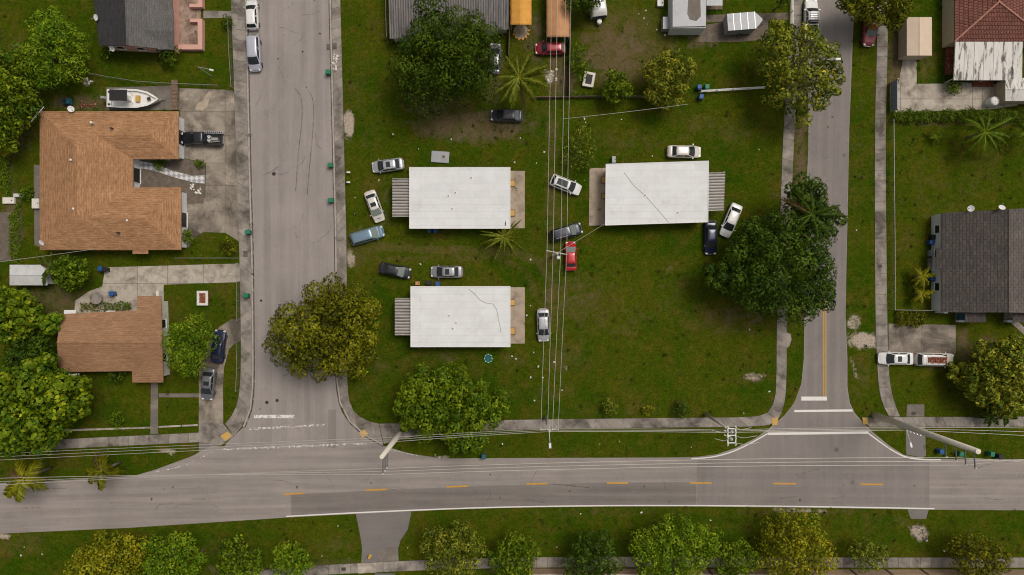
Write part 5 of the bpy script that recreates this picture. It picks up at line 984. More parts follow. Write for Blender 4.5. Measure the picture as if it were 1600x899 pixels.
G['straw'] = ((.090, .058, .018), (.190, .130, .050))
def frond_mesh(name, L, n, wl, droop, pal, seed, rise=.55, wfac=1.0):
    rng = np.random.default_rng(seed); V = []; F = []; Cc = []; a, b_ = np.array(G[pal][0]), np.array(G[pal][1])
    def rp(u): return np.array([L * u * (1 - .10 * u * droop), 0, L * (rise * u - droop * u * u)])
    pts = [rp(i / 8) for i in range(9)]
    for i in range(8):
        w0, w1 = .05 * (1 - i / 9), .05 * (1 - (i + 1) / 9); k = len(V); V += [pts[i] + [0, w0, .01], pts[i] - [0, w0, -.01], pts[i + 1] - [0, w1, -.01], pts[i + 1] + [0, w1, .01]]; F.append((k, k + 1, k + 2, k + 3)); Cc += [b_ * 1.15] * 4
    for i in range(n):
        u = .14 + .86 * i / (n - 1); p = rp(u); ll = wl * (math.sin(math.pi * min(1, .18 + u * .80)) ** .7) * rng.uniform(.85, 1.1)
        for s_ in (1, -1):
            d = np.array([.75 + .5 * u + .2 * rng.normal(), s_ * .9, -.25 - .6 * rng.random()]); d /= np.linalg.norm(d); q = p + d * ll; wv = np.array([.055, 0, 0]) * wfac; c = a + (b_ - a) * rng.uniform(.1, 1.1); k = len(V)
            V += [p - wv, p + wv, (p + q) / 2 + wv * 1.2 + [0, 0, .06 * ll], q + [0, 0, -.22 * ll], (p + q) / 2 - wv * 1.2 + [0, 0, .06 * ll]]; F.append((k, k + 1, k + 2, k + 3, k + 4) if s_ < 0 else (k + 4, k + 3, k + 2, k + 1, k)); Cc += [c] * 5
    me = bpy.data.meshes.new(name); me.from_pydata([tuple(v) for v in V], [], F); ca = me.color_attributes.new('Col', 'FLOAT_COLOR', 'POINT'); c4 = np.ones((len(V), 4)); c4[:, :3] = np.array(Cc); ca.data.foreach_set('color', c4.astype(np.float32).ravel()); me.materials.append(M['frond']); return me
def palm(name, label, at, r, h, nf, pal, seed, cat='palm', trunk=.16, up=(.1, .75), base=None, wl=.75, n=30, wfac=1.0, group=None):
    rr = random.Random(seed); c = P(at[0], at[1], h); b0 = P(*base) if base else (c[0], c[1], 0); t = thing(name, label, cat, (b0[0], b0[1], 0), 0, group); L = r / S * 1.12
    tp = (c[0] - b0[0], c[1] - b0[1], h); MB().tube([(0, 0, -.1), (tp[0] * .3, tp[1] * .3, h * .5), tp], [trunk * 1.4, trunk, trunk * .8], 10).build('trunk', M['bark_p'], t, True)
    mes = [frond_mesh('frond', L, n, wl * L / 3.4, dr, pal, seed * 7 + i, rs, wfac) for i, (dr, rs) in enumerate(((.75, .45), (.55, .6), (.95, .35)))] + [frond_mesh('frond', L * .9, n, wl * L / 3.8, 1.25, 'straw', seed * 7 + 5, .2, wfac)]
    for i in range(nf):
        a = 2 * math.pi * i / nf + rr.uniform(-.38, .38); inst('frond', mes[3 if i % 6 == 4 and h > 3 else i % 3], t, tp, (rr.uniform(-.15, .15), -rr.uniform(*up) * .5, a), (rr.uniform(.72, 1.12),) * 3)
    return t
palm('coconut_palm', 'coconut palm with long golden green fronds above the charcoal sedan', (811, 122), 42, 6.5, 20, 'pale', 1)
palm('spiky_palm', 'clump of stiff blue-green strap leaves at the white house corner', (788, 371), 30, 2.2, 22, 'pale', 2, 'plant', .14, (.0, 1.1), wl=.30, n=16, wfac=4.5)
palm('young_palm', 'wide palm with arching fronds in the fenced lawn by the hedge', (1538, 207), 42, 3.6, 17, 'mid', 3, wl=.6)
palm('young_palm', 'palm at the frame edge beside the wide arching palm', (1603, 207), 26, 2.6, 12, 'mid', 4, wl=.6)
palm('garden_palm', 'small bright palm by blue bins at the white wall', (1440, 432), 17, 1.8, 9, 'yellow', 5, trunk=.09, wl=1.1, n=12, wfac=2.4); palm('garden_palm', 'small bright palm nearer the chain-link corner', (1440, 461), 17, 1.6, 9, 'yellow', 6, trunk=.09, wl=1.1, n=12, wfac=2.4)
palm('verge_palm', 'coconut palm leaning its fronds over the main road edge', (38, 747), 36, 5.5, 9, 'yellow', 7, wl=1.35, n=20, wfac=2.6); palm('verge_palm', 'smaller olive coconut palm beside the verge wires', (160, 735), 27, 4.5, 9, 'olive', 8, wl=1.3, n=20, wfac=2.4)
palm('fan_palm', 'bare-ribbed palm poking out of the big irregular tree', (1268, 335), 48, 9.6, 9, 'deep', 9, wl=.5, base=(1262, 345))
palm('pavement_palm', 'low dark palm at the pavement below the bushy tree', (1545, 650), 18, 2.0, 10, 'deep', 10, trunk=.09, wl=1.0, n=14, wfac=1.8); palm('pavement_palm', 'low dark palm sheltered by the bushy tree, second along the pavement', (1572, 650), 16, 2.0, 10, 'deep', 11, trunk=.09, wl=1.0, n=14, wfac=1.8)
palm('garden_palm', 'tiny palm seedling alone on the fenced lawn', (1463, 215), 12, .9, 7, 'mid', 12, trunk=.05, wl=.8, n=10, wfac=1.8)
palm('banana_plant', 'banana plant with broad drooping leaves over the white shed', (78, 418), 24, 3.2, 8, 'dark', 13, 'plant', .12, wl=.8, n=16, wfac=4.5)

# grass blades over every lawn: nobody could count them
rng = np.random.default_rng(5); N = 150000
bp = np.stack([rng.uniform(-82, 82, N), rng.uniform(-48, 48, N)], 1); qx, qy = bp[:, 0] * S + 800, 449.5 - bp[:, 1] * S; bad = np.zeros(N, bool)
for poly in HARD + [ROAD]: bad |= pip(qx, qy, poly)
cl = np.sin(bp[:, 0] * .8 + 2 * np.sin(bp[:, 1] * .5)) + np.sin(bp[:, 1] * .9 + 1.7 * np.sin(bp[:, 0] * .33)); bp = bp[~bad & (cl + rng.normal(size=N) > -.3)]; N = len(bp)
wc = bp[rng.integers(0, N, 900)]; wr = rng.uniform(.12, .45, 900); wi = np.repeat(np.arange(900), 26); wp = wc[wi] + rng.normal(size=(len(wi), 2)) * wr[wi][:, None] * .5
bp = np.concatenate([bp, wp]); nb = N; N = len(bp)
hgt = rng.uniform(.03, .10, N); hgt[nb:] += rng.uniform(.02, .16, N - nb); col = np.array([.030, .052, .002]) + (np.array([.100, .100, .006]) - np.array([.030, .052, .002])) * rng.random((N, 1)) ** 1.5
wk = rng.choice([.55, .8, 1.5], 900)[wi]; col[nb:] *= wk[:, None]; Lb = rng.uniform(.10, .26, N); me = leaf_mesh('grass', np.column_stack([bp, hgt]), rng.normal(size=(N, 3)) * .5 + np.array([0, 0, .8]), Lb, Lb * .38, col, 'blade', rng=rng)
o = bpy.data.objects.new('grass', me); COL.objects.link(o); tag(o, 'short rough grass blades growing across the lawns and verges', 'grass', kind='stuff')

# ================================================================== FENCES, POLES, WIRES
def chain_fence(label, pts, h=1.2, gate=None):
    b0 = P(*pts[0]); t = thing('chain_link_fence', label, 'fence', b0); w_ = [P(*p) for p in pts]; mb = MB(); rail = MB(); cs = []
    for p, q in zip(w_, w_[1:]):
        d = Vector(q) - Vector(p); L = d.length; n = max(1, round(L / 2.8))
        cs += [Vector(p) + d * (i / n) for i in range(n)]
        k = int(L / .13); u = d / L; r_ = h / .8
        for i in range(k):
            for s_ in (1, -1):
                x0 = i * .13; x1 = x0 + s_ * h * .8
                lo_, hi_ = 0, h
                if x1 < 0: hi_ = h * (x0 / (x0 - x1)); x1 = 0
                if x1 > L: hi_ = h * ((L - x0) / (x1 - x0)); x1 = L
                A = Vector(p) + u * x0 + Vector((0, 0, .03)); B = Vector(p) + u * x1 + Vector((0, 0, max(.05, hi_))); wv = u * .006; c = [A - wv, A + wv, B + wv, B - wv]; mb.add([local(v, t) for v in c], [(0, 1, 2, 3)])
        rail.tube([local((p[0], p[1], h), t), local((q[0], q[1], h), t)], .032, 6)
    cs.append(Vector(w_[-1]))
    for c in cs: lp = local(c, t); MB().tube([(lp[0], lp[1], -.1), (lp[0], lp[1], h + .08)], .04, 8).build('post', M['fence'], t)
    rail.build('top_rail', M['fence'], t); mb.build('wire_mesh', M['fence'], t); return t
chain_fence('chain-link fence dividing the boat yard from the pink house lawn', [(146, 118), (170, 123), (220, 131), (270, 134), (345, 137)]); chain_fence('chain-link fence along the pink house front lawn', [(361, 30), (362, 75), (366, 139)])
chain_fence('chain-link fence below the orange house front lawn', [(280, 404), (373, 404)]); chain_fence('chain-link fence and gate line beside the brown house lawn', [(374, 412), (375, 440), (375, 500)]); chain_fence('chain-link fence beside the curved driveway verge', [(374, 534), (375, 575), (373, 610)])
chain_fence('long chain-link fence beside the right-hand pavement', [(1389, 190), (1390, 300), (1391, 400), (1391, 484), (1460, 485)], 1.3); chain_fence('chain-link fence left of the metal-roofed building', [(604, -20), (605, 20), (606, 62)])
def wood_wall(label, pts, h, m, bw=.28, name='board_fence', th=.07):
    t = thing(name, label, 'fence', P(*pts[0])); w_ = [P(*p) for p in pts]
    for p, q in zip(w_, w_[1:]):
        d = Vector(q) - Vector(p); L = d.length; a = math.atan2(d.y, d.x); n = max(1, int(L / bw)); bm_ = MB().box((0, 0, h / 2), (L / n * .97, th, h)).mesh('board', M[m])
        for i in range(n): c = Vector(p) + d * ((i + .5) / n); inst('board', bm_, t, local((c.x, c.y, rnd.uniform(-.03, .02)), t), (0, 0, a))
        for zz in (.3, h - .3): 
            mb = MB().tube([local((p[0], p[1] - .05, zz), t), local((q[0], q[1] - .05, zz), t)], .04, 4); mb.build('rail', M[m], t)
    return t
wood_wall('tall board fence running down from the tan tent', [(890, -30), (889, 60), (888, 152)], 1.7, 'wood_d', .5); wood_wall('low brown board wall across the lot behind the white houses', [(830, 154), (888, 153), (960, 152), (1020, 153)], .8, 'wood', .6); wood_wall('short board fence beside the mango tree and dusty sedan', [(796, 48), (795, 92)], 1.6, 'wood', .4)
def rail_fence(label, pts, h, nr, m='whitepaint'):
    t = thing('rail_fence', label, 'fence', P(*pts[0])); w_ = [P(*p) for p in pts]
    for p, q in zip(w_, w_[1:]):
        d = Vector(q) - Vector(p); n = max(1, round(d.length / 2.2))
        for i in range(n + 1): c = Vector(p) + d * (i / n); lp = local(c, t); MB().box((lp[0], lp[1], h / 2), (.10, .10, h + .1)).build('post', M[m], t)
        for k in range(nr): zz = h * (k + 1) / nr - .08; MB().tube([local((p[0], p[1], zz), t), local((q[0], q[1], zz), t)], .05, 6).build('rail', M[m], t)
rail_fence('white rail fence leading from the bins to the airy tree', [(1093, 145), (1193, 139)], 1.2, 3); rail_fence('white rail fence along the pavement above the airy tree', [(1235, -20), (1234, 42)], 1.3, 3)
# precast panel wall at the lower edge
def panel_wall(label, pts, n, h, m):
    t = thing('panel_wall', label, 'wall', P(*pts[0])); r, _ = resample(pts, n)
    for i in range(n):
        p, q = Vector(P(*r[i])), Vector(P(*r[i + 1])); d = q - p; a = math.atan2(d.y, d.x); c = (p + q) / 2; lp = local(c, t); MB().box((lp[0], lp[1], h / 2), (d.length - .30, .10, h)).build('panel', M[m], t); MB().box((lp[0], lp[1], h + .03), (d.length - .28, .14, .06), a).build('coping', M['conc_w'], t)
    for i in range(n + 1): lp = local(P(*r[i]), t); MB().box((lp[0], lp[1], h / 2 + .05), (.28, .24, h + .1)).build('post', M['wood_d'], t)
panel_wall('tan precast panel wall along the lower pavement', [(830, 889), (1300, 890.5), (1660, 890.5)], 15, 1.9, 'wall_t')
t = thing('side_gate', 'pale grey sheet gate at the foot of the asphalt apron', 'gate', P(602, 896)); MB().box((0, 0, .9), (2.6, .08, 1.6)).build('gate_panel', M['trailer'], t)
for x in (-1.4, 1.4): MB().box((x, 0, .95), (.14, .14, 1.95)).build('gate_post', M['fence'], t)
t = thing('yard_gate', 'blue grey sheet gate across the concrete side yard', 'gate', P(1391, 153)); MB().box((0, 0, 1.0), (.07, 4.2, 1.7)).build('gate_panel', M['blueg'], t)
for y in (-2.15, 2.15): MB().box((0, y, 1.0), (.12, .12, 2.1)).build('gate_post', M['fence'], t)
t = thing('yard_gate', 'grey slatted gate leaf in front of the stained pale shed', 'gate', P(1556, 140))
for i in range(5): MB().box((0, -1.2 + i * .58, .95), (.06, .55, 1.6)).build('gate_board', M['blueg'], t)
MB().tube([(.05, -1.5, 1.5), (.05, 1.45, 1.5)], .035, 6).build('gate_rail', M['fence'], t); MB().tube([(.05, -1.5, -.05), (.05, -1.5, 1.9)], .05, 8).build('gate_post', M['fence'], t)
t = thing('water_tank', 'white plastic tank standing on the concrete side yard', 'tank', P(1544, 162)); MB().lathe([(.62, 0), (.66, .1), (.66, 1.35), (.60, 1.5), (.3, 1.62), (.05, 1.64)], 20).build('tank_body', M['white'], t, True); MB().lathe([(.18, 1.58), (.18, 1.72), (.02, 1.74)], 14).build('lid', M['white'], t)
t = thing('boarded_gate', 'dark board gate between boat pad and concrete drive', 'gate', P(277, 150))
for i in range(8): MB().box((rnd.uniform(-.02, .02), -2.0 + i * .55, .8), (.9, .50, .10)).build('board', M['wood'], t)
for y in (-2.1, 2.0): MB().box((0, y, .42), (.14, .14, .9)).build('post', M['wood_d'], t)

def pole(label, base, h, r, m, grp):
    t = thing('utility_pole', label, 'utility pole', P(*base), 0, grp); MB().tube([(0, 0, -.2), (0, 0, h * .5), (0, 0, h)], [r * 1.25, r * 1.05, r * .8], 14).build('shaft', M[m], t, True); MB().lathe([(r * .82, h - .02), (r * .82, h + .03), (.02, h + .06)], 14).build('cap', M[m], t); return t
def insulator(t, p, par=None): MB().lathe([(.05, 0), (.10, .05), (.06, .10), (.10, .15), (.05, .24)], 10, p).build('insulator', M['glassball'], par or t)
def lamp(t, z, d, L):
    d = Vector((*d, 0)).normalized(); a = d * .15; e = d * L
    arm = MB().tube([(a.x, a.y, z - .25), (e.x * .5, e.y * .5, z), (e.x, e.y, z + .1)], .05, 8).build('lamp_arm', M['tin'], t); MB().box((e.x + d.x * .25, e.y + d.y * .25, z + .10), (.75, .34, .16), math.atan2(d.y, d.x), top=.75).build('lamp_head', M['white'], arm)
GP = 'utility poles along the roads'
pA = pole('pale round concrete pole with dark arms at the street corner pavement', (632, 668), 17.4, .34, 'pole_c', GP)
for zz in (16.6, 15.2, 13.8): MB().tube([(0, -.3, zz), (0, -2.3, zz + .1)], .07, 8).build('arm', M['arm_d'], pA); insulator(pA, (0, -2.25, zz + .1))
pB = pole('wooden pole with single crossarm and street lamp on the lot pavement', (853, 652), 9.7, .20, 'pole_w', GP); MB().box((0, .12, 9.2), (2.5, .12, .14)).build('crossarm', M['pole_w'], pB); lamp(pB, 8.8, (.05, -1), 1.9)
for x in (-1.15, -.25, .4, 1.15): insulator(pB, (x, .12, 9.27))
for s_ in (1, -1): MB().tube([(0, .12, 8.6), (s_ * .7, .12, 9.18)], .03, 6).build('brace', M['tin'], pB)
pC = pole('pole with cluttered double crossarms and transformers by the turning pavement', (1102, 647), 9.6, .19, 'pole_w', GP)
for x, y in ((.45, -1.25), (1.5, -1.25)):
    ar = MB().box((x, y, 9.0), (.13, 2.7, .14)).build('crossarm', M['whitepaint'], pC)
    for yy in (-1.1, -.3, .5, 1.15): insulator(pC, (x, y + yy, 9.07), ar)
for y in (-.3, -1.2, -2.2): MB().box((.98, y, 8.95), (1.2, .12, .10)).build('cross_beam', M['whitepaint'], pC); MB().box((.45, y * .6, 8.75), (.9, .10, .10), R(-20)).build('support_arm', M['whitepaint'], pC)
for x, y in ((1.0, -.75), (.95, -1.75)):
    o = MB().lathe([(.22, 8.1), (.26, 8.2), (.26, 8.9), (.2, 9.0), (.05, 9.03)], 14, (x, y, .02)).build('transformer', M['grey'], pC, True); insulator(pC, (x, y, 9.04), o)
for i, (y0, dx) in enumerate(((-.2, 2.6), (-1.3, 3.4), (-2.2, 3.6), (-1.7, -2.2), (-.6, -2.6))): MB().tube([(.98 + (.5 if dx > 0 else -.5), y0, 9.2), (.98 + dx * .5, y0 - .25, 8.9), (.98 + dx * .8, y0 - .05, 9.05), (.98 + dx, y0 + .05, 9.0)], .035, 6).build('jumper_cable', M['cable'], pC)
pD = pole('tallest thick concrete pole beside the drain pad with four dark arms', (1366, 648.5), 22.3, .38, 'pole_c', GP)
for zz in (21.6, 20.0, 18.3, 16.4): MB().tube([(0, -.3, zz), (.05, -2.1, zz + .1)], .08, 8).build('arm', M['arm_d'], pD); insulator(pD, (.05, -2.05, zz + .1))
lamp(pD, 8.0, (.25, -1), 2.4)
for i in range(5): MB().tube([(-.1, -.3, 8.2 + i * .75), (.1, -.65, 8.3 + i * .75)], .05, 6).build('bracket', M['tin'], pD)
pE = pole('pole with slanted crossarm and round transformer between red car and navy SUV', (863.5, 401), 9.6, .18, 'pole_w', GP); ar = MB().box((0, .1, 9.2), (2.75, .13, .14), R(-11)).build('crossarm', M['pole_w'], pE)
for u in (-1.3, -.5, .5, 1.3): insulator(pE, (u, .1 - u * .19, 9.27), ar)
o = MB().lathe([(.26, 7.9), (.30, 8.0), (.30, 8.8), (.24, 8.92), (.05, 8.95)], 16, (.25, -.55, 0)).build('transformer', M['grey'], pE, True); MB().lathe([(.2, 8.92), (.2, 9.0), (.02, 9.02)], 14, (.25, -.55, 0)).build('transformer_lid', M['white'], o); MB().box((.2, -.3, 8.5), (.12, .5, .1)).build('bracket', M['tin'], pE); MB().tube([(.1, 0, 8.7), (-.6, -.25, 9.1)], .03, 6).build('fuse_arm', M['white'], pE)
t = thing('street_lamp', 'white street lamp reaching out through the airy tree', 'street lamp', P(1238, 124)); MB().tube([(0, 0, -.1), (0, 0, 8.4)], [.15, .09], 10).build('post', M['pole_c'], t, True)
MB().tube([(0, 0, 8.0), (.9, .05, 8.5), (2.2, .08, 8.6)], .06, 8).build('lamp_arm', M['tin'], t); MB().box((2.6, .08, 8.58), (.8, .34, .18), 0, top=.75).build('lamp_head', M['white'], t)
t = thing('street_lamp', 'slim lamp post with short arm by the pink house fence', 'street lamp', P(330, 119)); MB().tube([(0, 0, -.1), (0, 0, 4.2)], [.07, .05], 8).build('post', M['tin'], t); MB().tube([(0, 0, 4.1), (1.6, -.4, 4.3)], .035, 6).build('lamp_arm', M['tin'], t); MB().box((1.9, -.48, 4.3), (.6, .26, .14), R(-14), top=.8).build('lamp_head', M['white'], t)
def wire(label, a, b_, sag, r=.028, group=None, name='power_line', m='cable'):
    A, B = Vector(a), Vector(b_); t = MB().tube([A.lerp(B, i / 14) - Vector((0, 0, sag * 4 * (i / 14) * (1 - i / 14))) for i in range(15)], r, 5).build(name, M[m]); return tag(t, label, 'cable', group)
G1, G2, G3 = 'lot power lines running between the crossarm poles', 'high power lines over the main road', 'lower cables along the main road verge'
cB = [(P(853, 652)[0] + x, P(853, 652)[1] + .12, 9.45) for x in (-1.15, -.25, .4, 1.15)]; cE = [(P(863.5, 401)[0] + u, P(863.5, 401)[1] + .1 - u * .19, 9.48) for u in (-1.3, -.5, .5, 1.3)]; cN = [P(x, -40, 9.4) for x in (863, 872, 885, 893)]
for i in range(4): wire('power line from wooden lamp pole to round transformer pole, ' + ('outer one over the silver-white sedan', 'second in from the sedan side', 'third in from the sedan side', 'outer one passing the red car')[i], cB[i], cE[i], .35, group=G1); wire('power line running on past the tan tent, ' + ('outer one on the coconut palm side', 'second in from the palm side', 'third in from the palm side', 'outer one along the board fence')[i], cE[i], cN[i], .35, group=G1 + ' and on')
Ax, Ay, _ = P(632, 668); Dx, Dy, _ = P(1366, 648.5)
for i, (za, zd) in enumerate(((16.8, 20.2), (15.4, 18.5), (14.0, 16.6))):
    e = (Ax, Ay - 2.25, za + .2); f = (Dx + .05, Dy - 2.05, zd + .2); u_ = ('uppermost', 'middle', 'lowest')[i]; wire(u_ + ' of three high power lines strung between the two concrete poles', e, f, 1.2, .03, G2); wire(u_ + ' of three high power lines running off from the corner concrete pole', P(-60, 749 + i * 6.2, 16 - i), e, .8, .03, G2 + ', pole side'); wire(u_ + ' of three high power lines beyond the tallest concrete pole', f, P(1660, 716 + i * 6, 18), .6, .03, G2 + ', far side')
pts = [(P(-60, 722 - i * 5, 9 - i * .7), (Ax - .35, Ay - .1 + i * .1, 9.0 - i * .9), (P(853, 652)[0], P(853, 652)[1] - .22, 9.0 - i * .8), (P(1102, 647)[0] + .5, P(1102, 647)[1] - .8 - i * .9 * 0, 9.1 - i * .8), (Dx - .4, Dy - .3, 9.3 - i * .8), P(1660, 684 - i * 7, 9 - i)) for i in range(3)]
for i, pt in enumerate(pts):
    for k in range(5): wire(('upper ', 'middle ', 'low ')[i] + ('cable along the verge running off past the coconut palms', 'verge cable between corner concrete pole and wooden lamp pole', 'verge cable between wooden lamp pole and cluttered transformer pole', 'verge cable crossing the side street to the tallest pole', 'verge cable beyond the tallest pole over the wheeled bins')[k], pt[k], pt[k + 1], .25 + .1 * i, .025, G3 + ' %s' % ('west', 'lot', 'middle', 'crossing', 'east')[k])
wire('sagging service wire over the white shed to the orange roof', P(-20, 412, 6), P(150, 389, 2.9), .2, .022, None, 'service_wire'); wire('service wire from the lot lines towards the long-leaved tree', P(879, 186, 9), P(1075, 163, 5.5), .3, .02, None, 'service_wire'); wire('guy wire slanting from the round transformer pole to the patio corner', (P(863.5, 401)[0] + .1, P(863.5, 401)[1] + .1, 8.8), P(945, 350, 2.9), .1, .02, None, 'service_wire')

# ================================================================== BINS AND SMALL THINGS
def wheelie(label, at, m, rz=0, group=None, z=0., cat='bin'):
    x, y, _ = P(at[0], at[1], .6); t = thing('wheeled_bin', label, cat, (x, y, z), rz, group)
    MB().box((0, 0, .52), (.54, .60, .92), 0, top=1.0).build('bin_body', M[m], t, bevel=.03); MB().box((.02, 0, 1.03), (.66, .66, .09), 0, top=.88).build('lid', M[m], t, bevel=.02); MB().tube([(-.36, -.24, .96), (-.36, .24, .96)], .03, 6).build('handle', M[m], t)
    for s_ in (1, -1): MB().lathe([(.13, -.04), (.13, .04)], 12, (-.25, s_ * .30, .13), 'Y').build('wheel', M['rubber'], t)
    MB().box((-.3, 0, .96), (.14, .4, .05)).build('handle_bracket', M[m], t)
wheelie('green wheeled bin on pavement near the drain grate and orange house', (389, 363), 'bin_g', R(8), z=.115); wheelie('green wheeled bin on the pavement by the curved driveway mouth', (386, 461.5), 'bin_g', R(80), z=.115)
wheelie('green wheeled bin at the kerb beside scattered white rubble', (513.5, 113.5), 'bin_g', R(-5), z=.016); wheelie('green wheeled bin at the kerb with a red scrap behind', (517, 258.5), 'bin_g', R(4), z=.016); wheelie('green wheeled bin at the kerb below the bin with a red scrap', (517.5, 313.5), 'bin_g', R(10), z=.016)
wheelie('teal wheeled bin alone on the verge at the road edge', (756, 713), 'bin_t', R(90)); wheelie('dark blue wheeled bin on the verge beside the tallest pole', (1469, 705), 'bin_b', R(92)); wheelie('green wheeled bin beneath the tallest pole top', (1500, 709), 'bin_g', R(70)); wheelie('green wheeled bin next to a black bin on the verge', (1548, 709), 'bin_g', R(85)); wheelie('black wheeled bin beside a green one on the verge', (1561, 713), 'bin_k', R(95))
wheelie('blue wheeled bin beside the green one at the white rail fence', (1092, 137), 'bin_b', R(90)); wheelie('green wheeled bin at the end of the white rail fence', (1104, 136.5), 'bin_g', R(90)); wheelie('blue wheeled bin below the white rail fence end', (1095, 152), 'bin_b', R(80))
wheelie('blue wheeled bin against the white wall, upper one', (1454, 379), 'bin_b', R(170)); wheelie('blue wheeled bin against the white wall, next to the steps', (1456, 436), 'bin_b', R(160)); wheelie('black wheeled bin beside the upper blue bin at white wall', (1457, 371), 'bin_k', R(175))
wheelie('teal wheeled bin behind the white house wall', (671, 360), 'bin_t', R(90)); wheelie('blue wheeled bin next to a teal one behind the white house', (680.5, 360), 'bin_b', R(90)); wheelie('pale blue wheeled bin at the top of the brown house drive', (159, 420), 'bin_b', R(80), z=.05); wheelie('black wheeled bin by the pale blue one on drive', (165.5, 421), 'bin_k', R(85), z=.05); wheelie('blue wheeled bin on the brown house patio', (176, 459), 'bin_b', R(100), z=.05)
wheelie('blue wheeled bin under the awning side of cracked white roof', (684, 444), 'bin_b', R(90)); wheelie('dark grey wheeled bin beside boxes at the cracked-roof house', (670, 442), 'bin_k', R(90))
t = thing('septic_slab', 'raised concrete septic tank slab with square hatch', 'slab', P(688, 246), R(-4)); MB().box((0, 0, .14), (2.6, 1.65, .34)).build('slab_top', M['trailer'], t, bevel=.03); h_ = MB().box((.55, .05, .345), (.62, .62, .07)).build('hatch', M['conc_w'], t); MB().box((.55, .05, .39), (.40, .40, .03)).build('hatch_lid', M['conc'], h_); MB().box((.55, .05, .42), (.12, .05, .04)).build('hatch_handle', M['iron'], h_)
def brick_square(name, label, cat, at, rz, n, bs, h, m, inner, cap):
    t = thing(name, label, cat, P(*at), rz); a, b_ = n; bm_ = MB().box((0, 0, 0), (bs[0] * .96, bs[1], bs[2] * .94)).mesh('brick', M[m]); rows = int(h / bs[2])
    for r_ in range(rows):
        z = (r_ + .5) * bs[2]
        for s_ in (1, -1):
            for i in range(a): inst('brick', bm_, t, (-a * bs[0] / 2 + (i + .5) * bs[0], s_ * (b_ * bs[0] / 2 + bs[1] / 2), z))
            for i in range(b_): inst('brick', bm_, t, (s_ * (a * bs[0] / 2 - bs[1] / 2), -b_ * bs[0] / 2 + (i + .5) * bs[0], z), (0, 0, R(90)))
    MB().box((0, 0, rows * bs[2] - .06), (a * bs[0] - 2 * bs[1], b_ * bs[0], .05)).build(inner[0], M[inner[1]], t)
    for x, y, dx, dy in ((0, b_ * bs[0] / 2 + bs[1] / 2, a * bs[0] + .1, bs[1] + .1), (0, -b_ * bs[0] / 2 - bs[1] / 2, a * bs[0] + .1, bs[1] + .1), (a * bs[0] / 2 - bs[1] / 2, 0, bs[1] + .1, b_ * bs[0] - .1), (-a * bs[0] / 2 + bs[1] / 2, 0, bs[1] + .1, b_ * bs[0] - .1)): MB().box((x, y, rows * bs[2] + .03), (dx, dy, .06)).build('coping', M[cap], t)
    return t
brick_square('brick_planter', 'square red brick planter with pale rim on the brown house lawn', 'planter', (319, 466), 0, (4, 4), (.38, .25, .18), .55, 'brick', ('soil', 'rust'), 'stonew'); brick_square('square_well', 'square white-rimmed well with dark slatted cover beside a small tree', 'well', (919.5, 126), R(-10), (4, 4), (.38, .25, .18), .55, 'stonew', ('cover', 'iron'), 'stonew')
t = thing('green_hoop', 'green and white plastic hoop pool lying by the cracked-roof house', 'hoop', P(763, 560)); mb = MB(); mb.tube([(.55 * math.cos(a), .6 * math.sin(a), .16) for a in [i * math.pi / 12 for i in range(25)]], .075, 8, cap=False); mb.build('rim', M['tealhoop'], t, True); MB().lathe([(.5, .0), (.55, .12), (.5, .12), (.45, .03), (.02, .03)], 20).build('pool_floor', M['lawn'] if False else M['bin_t'], t); 
for i in range(8): a = i * math.pi / 4; MB().box((.55 * math.cos(a), .6 * math.sin(a), .2), (.14, .09, .10), a).build('rim_band', M['white'], t)
def dish(label, at, z, tilt, group='satellite dishes on the roofs', foot=None):
    x, y, _ = P(at[0], at[1], z + .5); t = thing('satellite_dish', label, 'satellite dish', (x, y, z), rnd.uniform(0, 6), group)
    MB().tube([(0, 0, -.35), (0, 0, .35)], .04, 8).build('mast', M['fence'], t); d = MB().lathe([(.03, 0), (.25, .03), (.42, .11), (.44, .13), (.42, .13), (.25, .055), (.02, .02)], 18).build('reflector', M['white'], t, True, (0, 0, .38)); d.rotation_euler = (tilt, 0, 0); MB().tube([(0, -.1, .4), (0, -.55, .75)], .02, 6).build('feed_arm', M['fence'], t); MB().box((0, -.57, .78), (.1, .1, .14)).build('receiver', M['grey'], t)
dish('satellite dish on the shade-painted slope of the pink house', (150, 27), 3.2, .5); dish('satellite dish on the pink house gable wall', (175, 75), 2.6, .6); dish('satellite dish at the upper left eave of orange house', (110, 170), 2.9, .6); dish('satellite dish at the lower left corner of orange house', (65, 379), 2.8, .6)
dish('satellite dish on the grey tiled eave, first of two', (1518, 326), 3.5, .6); dish('satellite dish on the grey tiled eave, second of two', (1566, 325), 4.5, .6)
t = thing('roof_aerial', 'long white aerial on the orange roof corner', 'aerial', P(64, 181, 2.8)); MB().tube([(0, 0, -.3), (0, 0, .8)], .03, 6).build('mast', M['tin'], t); MB().tube([(-.95, -1.1, .75), (.95, 1.1, .75)], .04, 6).build('boom', M['white'], t)
for i in range(7): k = -.8 + i * .27; MB().tube([(k - .22, k * 1.15 + .19, .78), (k + .22, k * 1.15 - .19, .78)], .015, 5).build('element', M['tin'], t)
t = thing('fire_hydrant', 'yellow fire hydrant at the foot of the asphalt apron', 'hydrant', P(578, 869)); MB().lathe([(.24, 0), (.24, .06), (.15, .08), (.15, .55), (.20, .58), (.19, .68), (.10, .78), (.04, .84)], 16).build('barrel', M['hyd'], t, True); 
for s_ in (1, -1): MB().lathe([(.08, .12), (.08, .26), (.06, .28)] if s_ > 0 else [(.06, -.28), (.08, -.26), (.08, -.12)], 10, (0, 0, .45), 'Y').build('nozzle', M['hyd'], t)
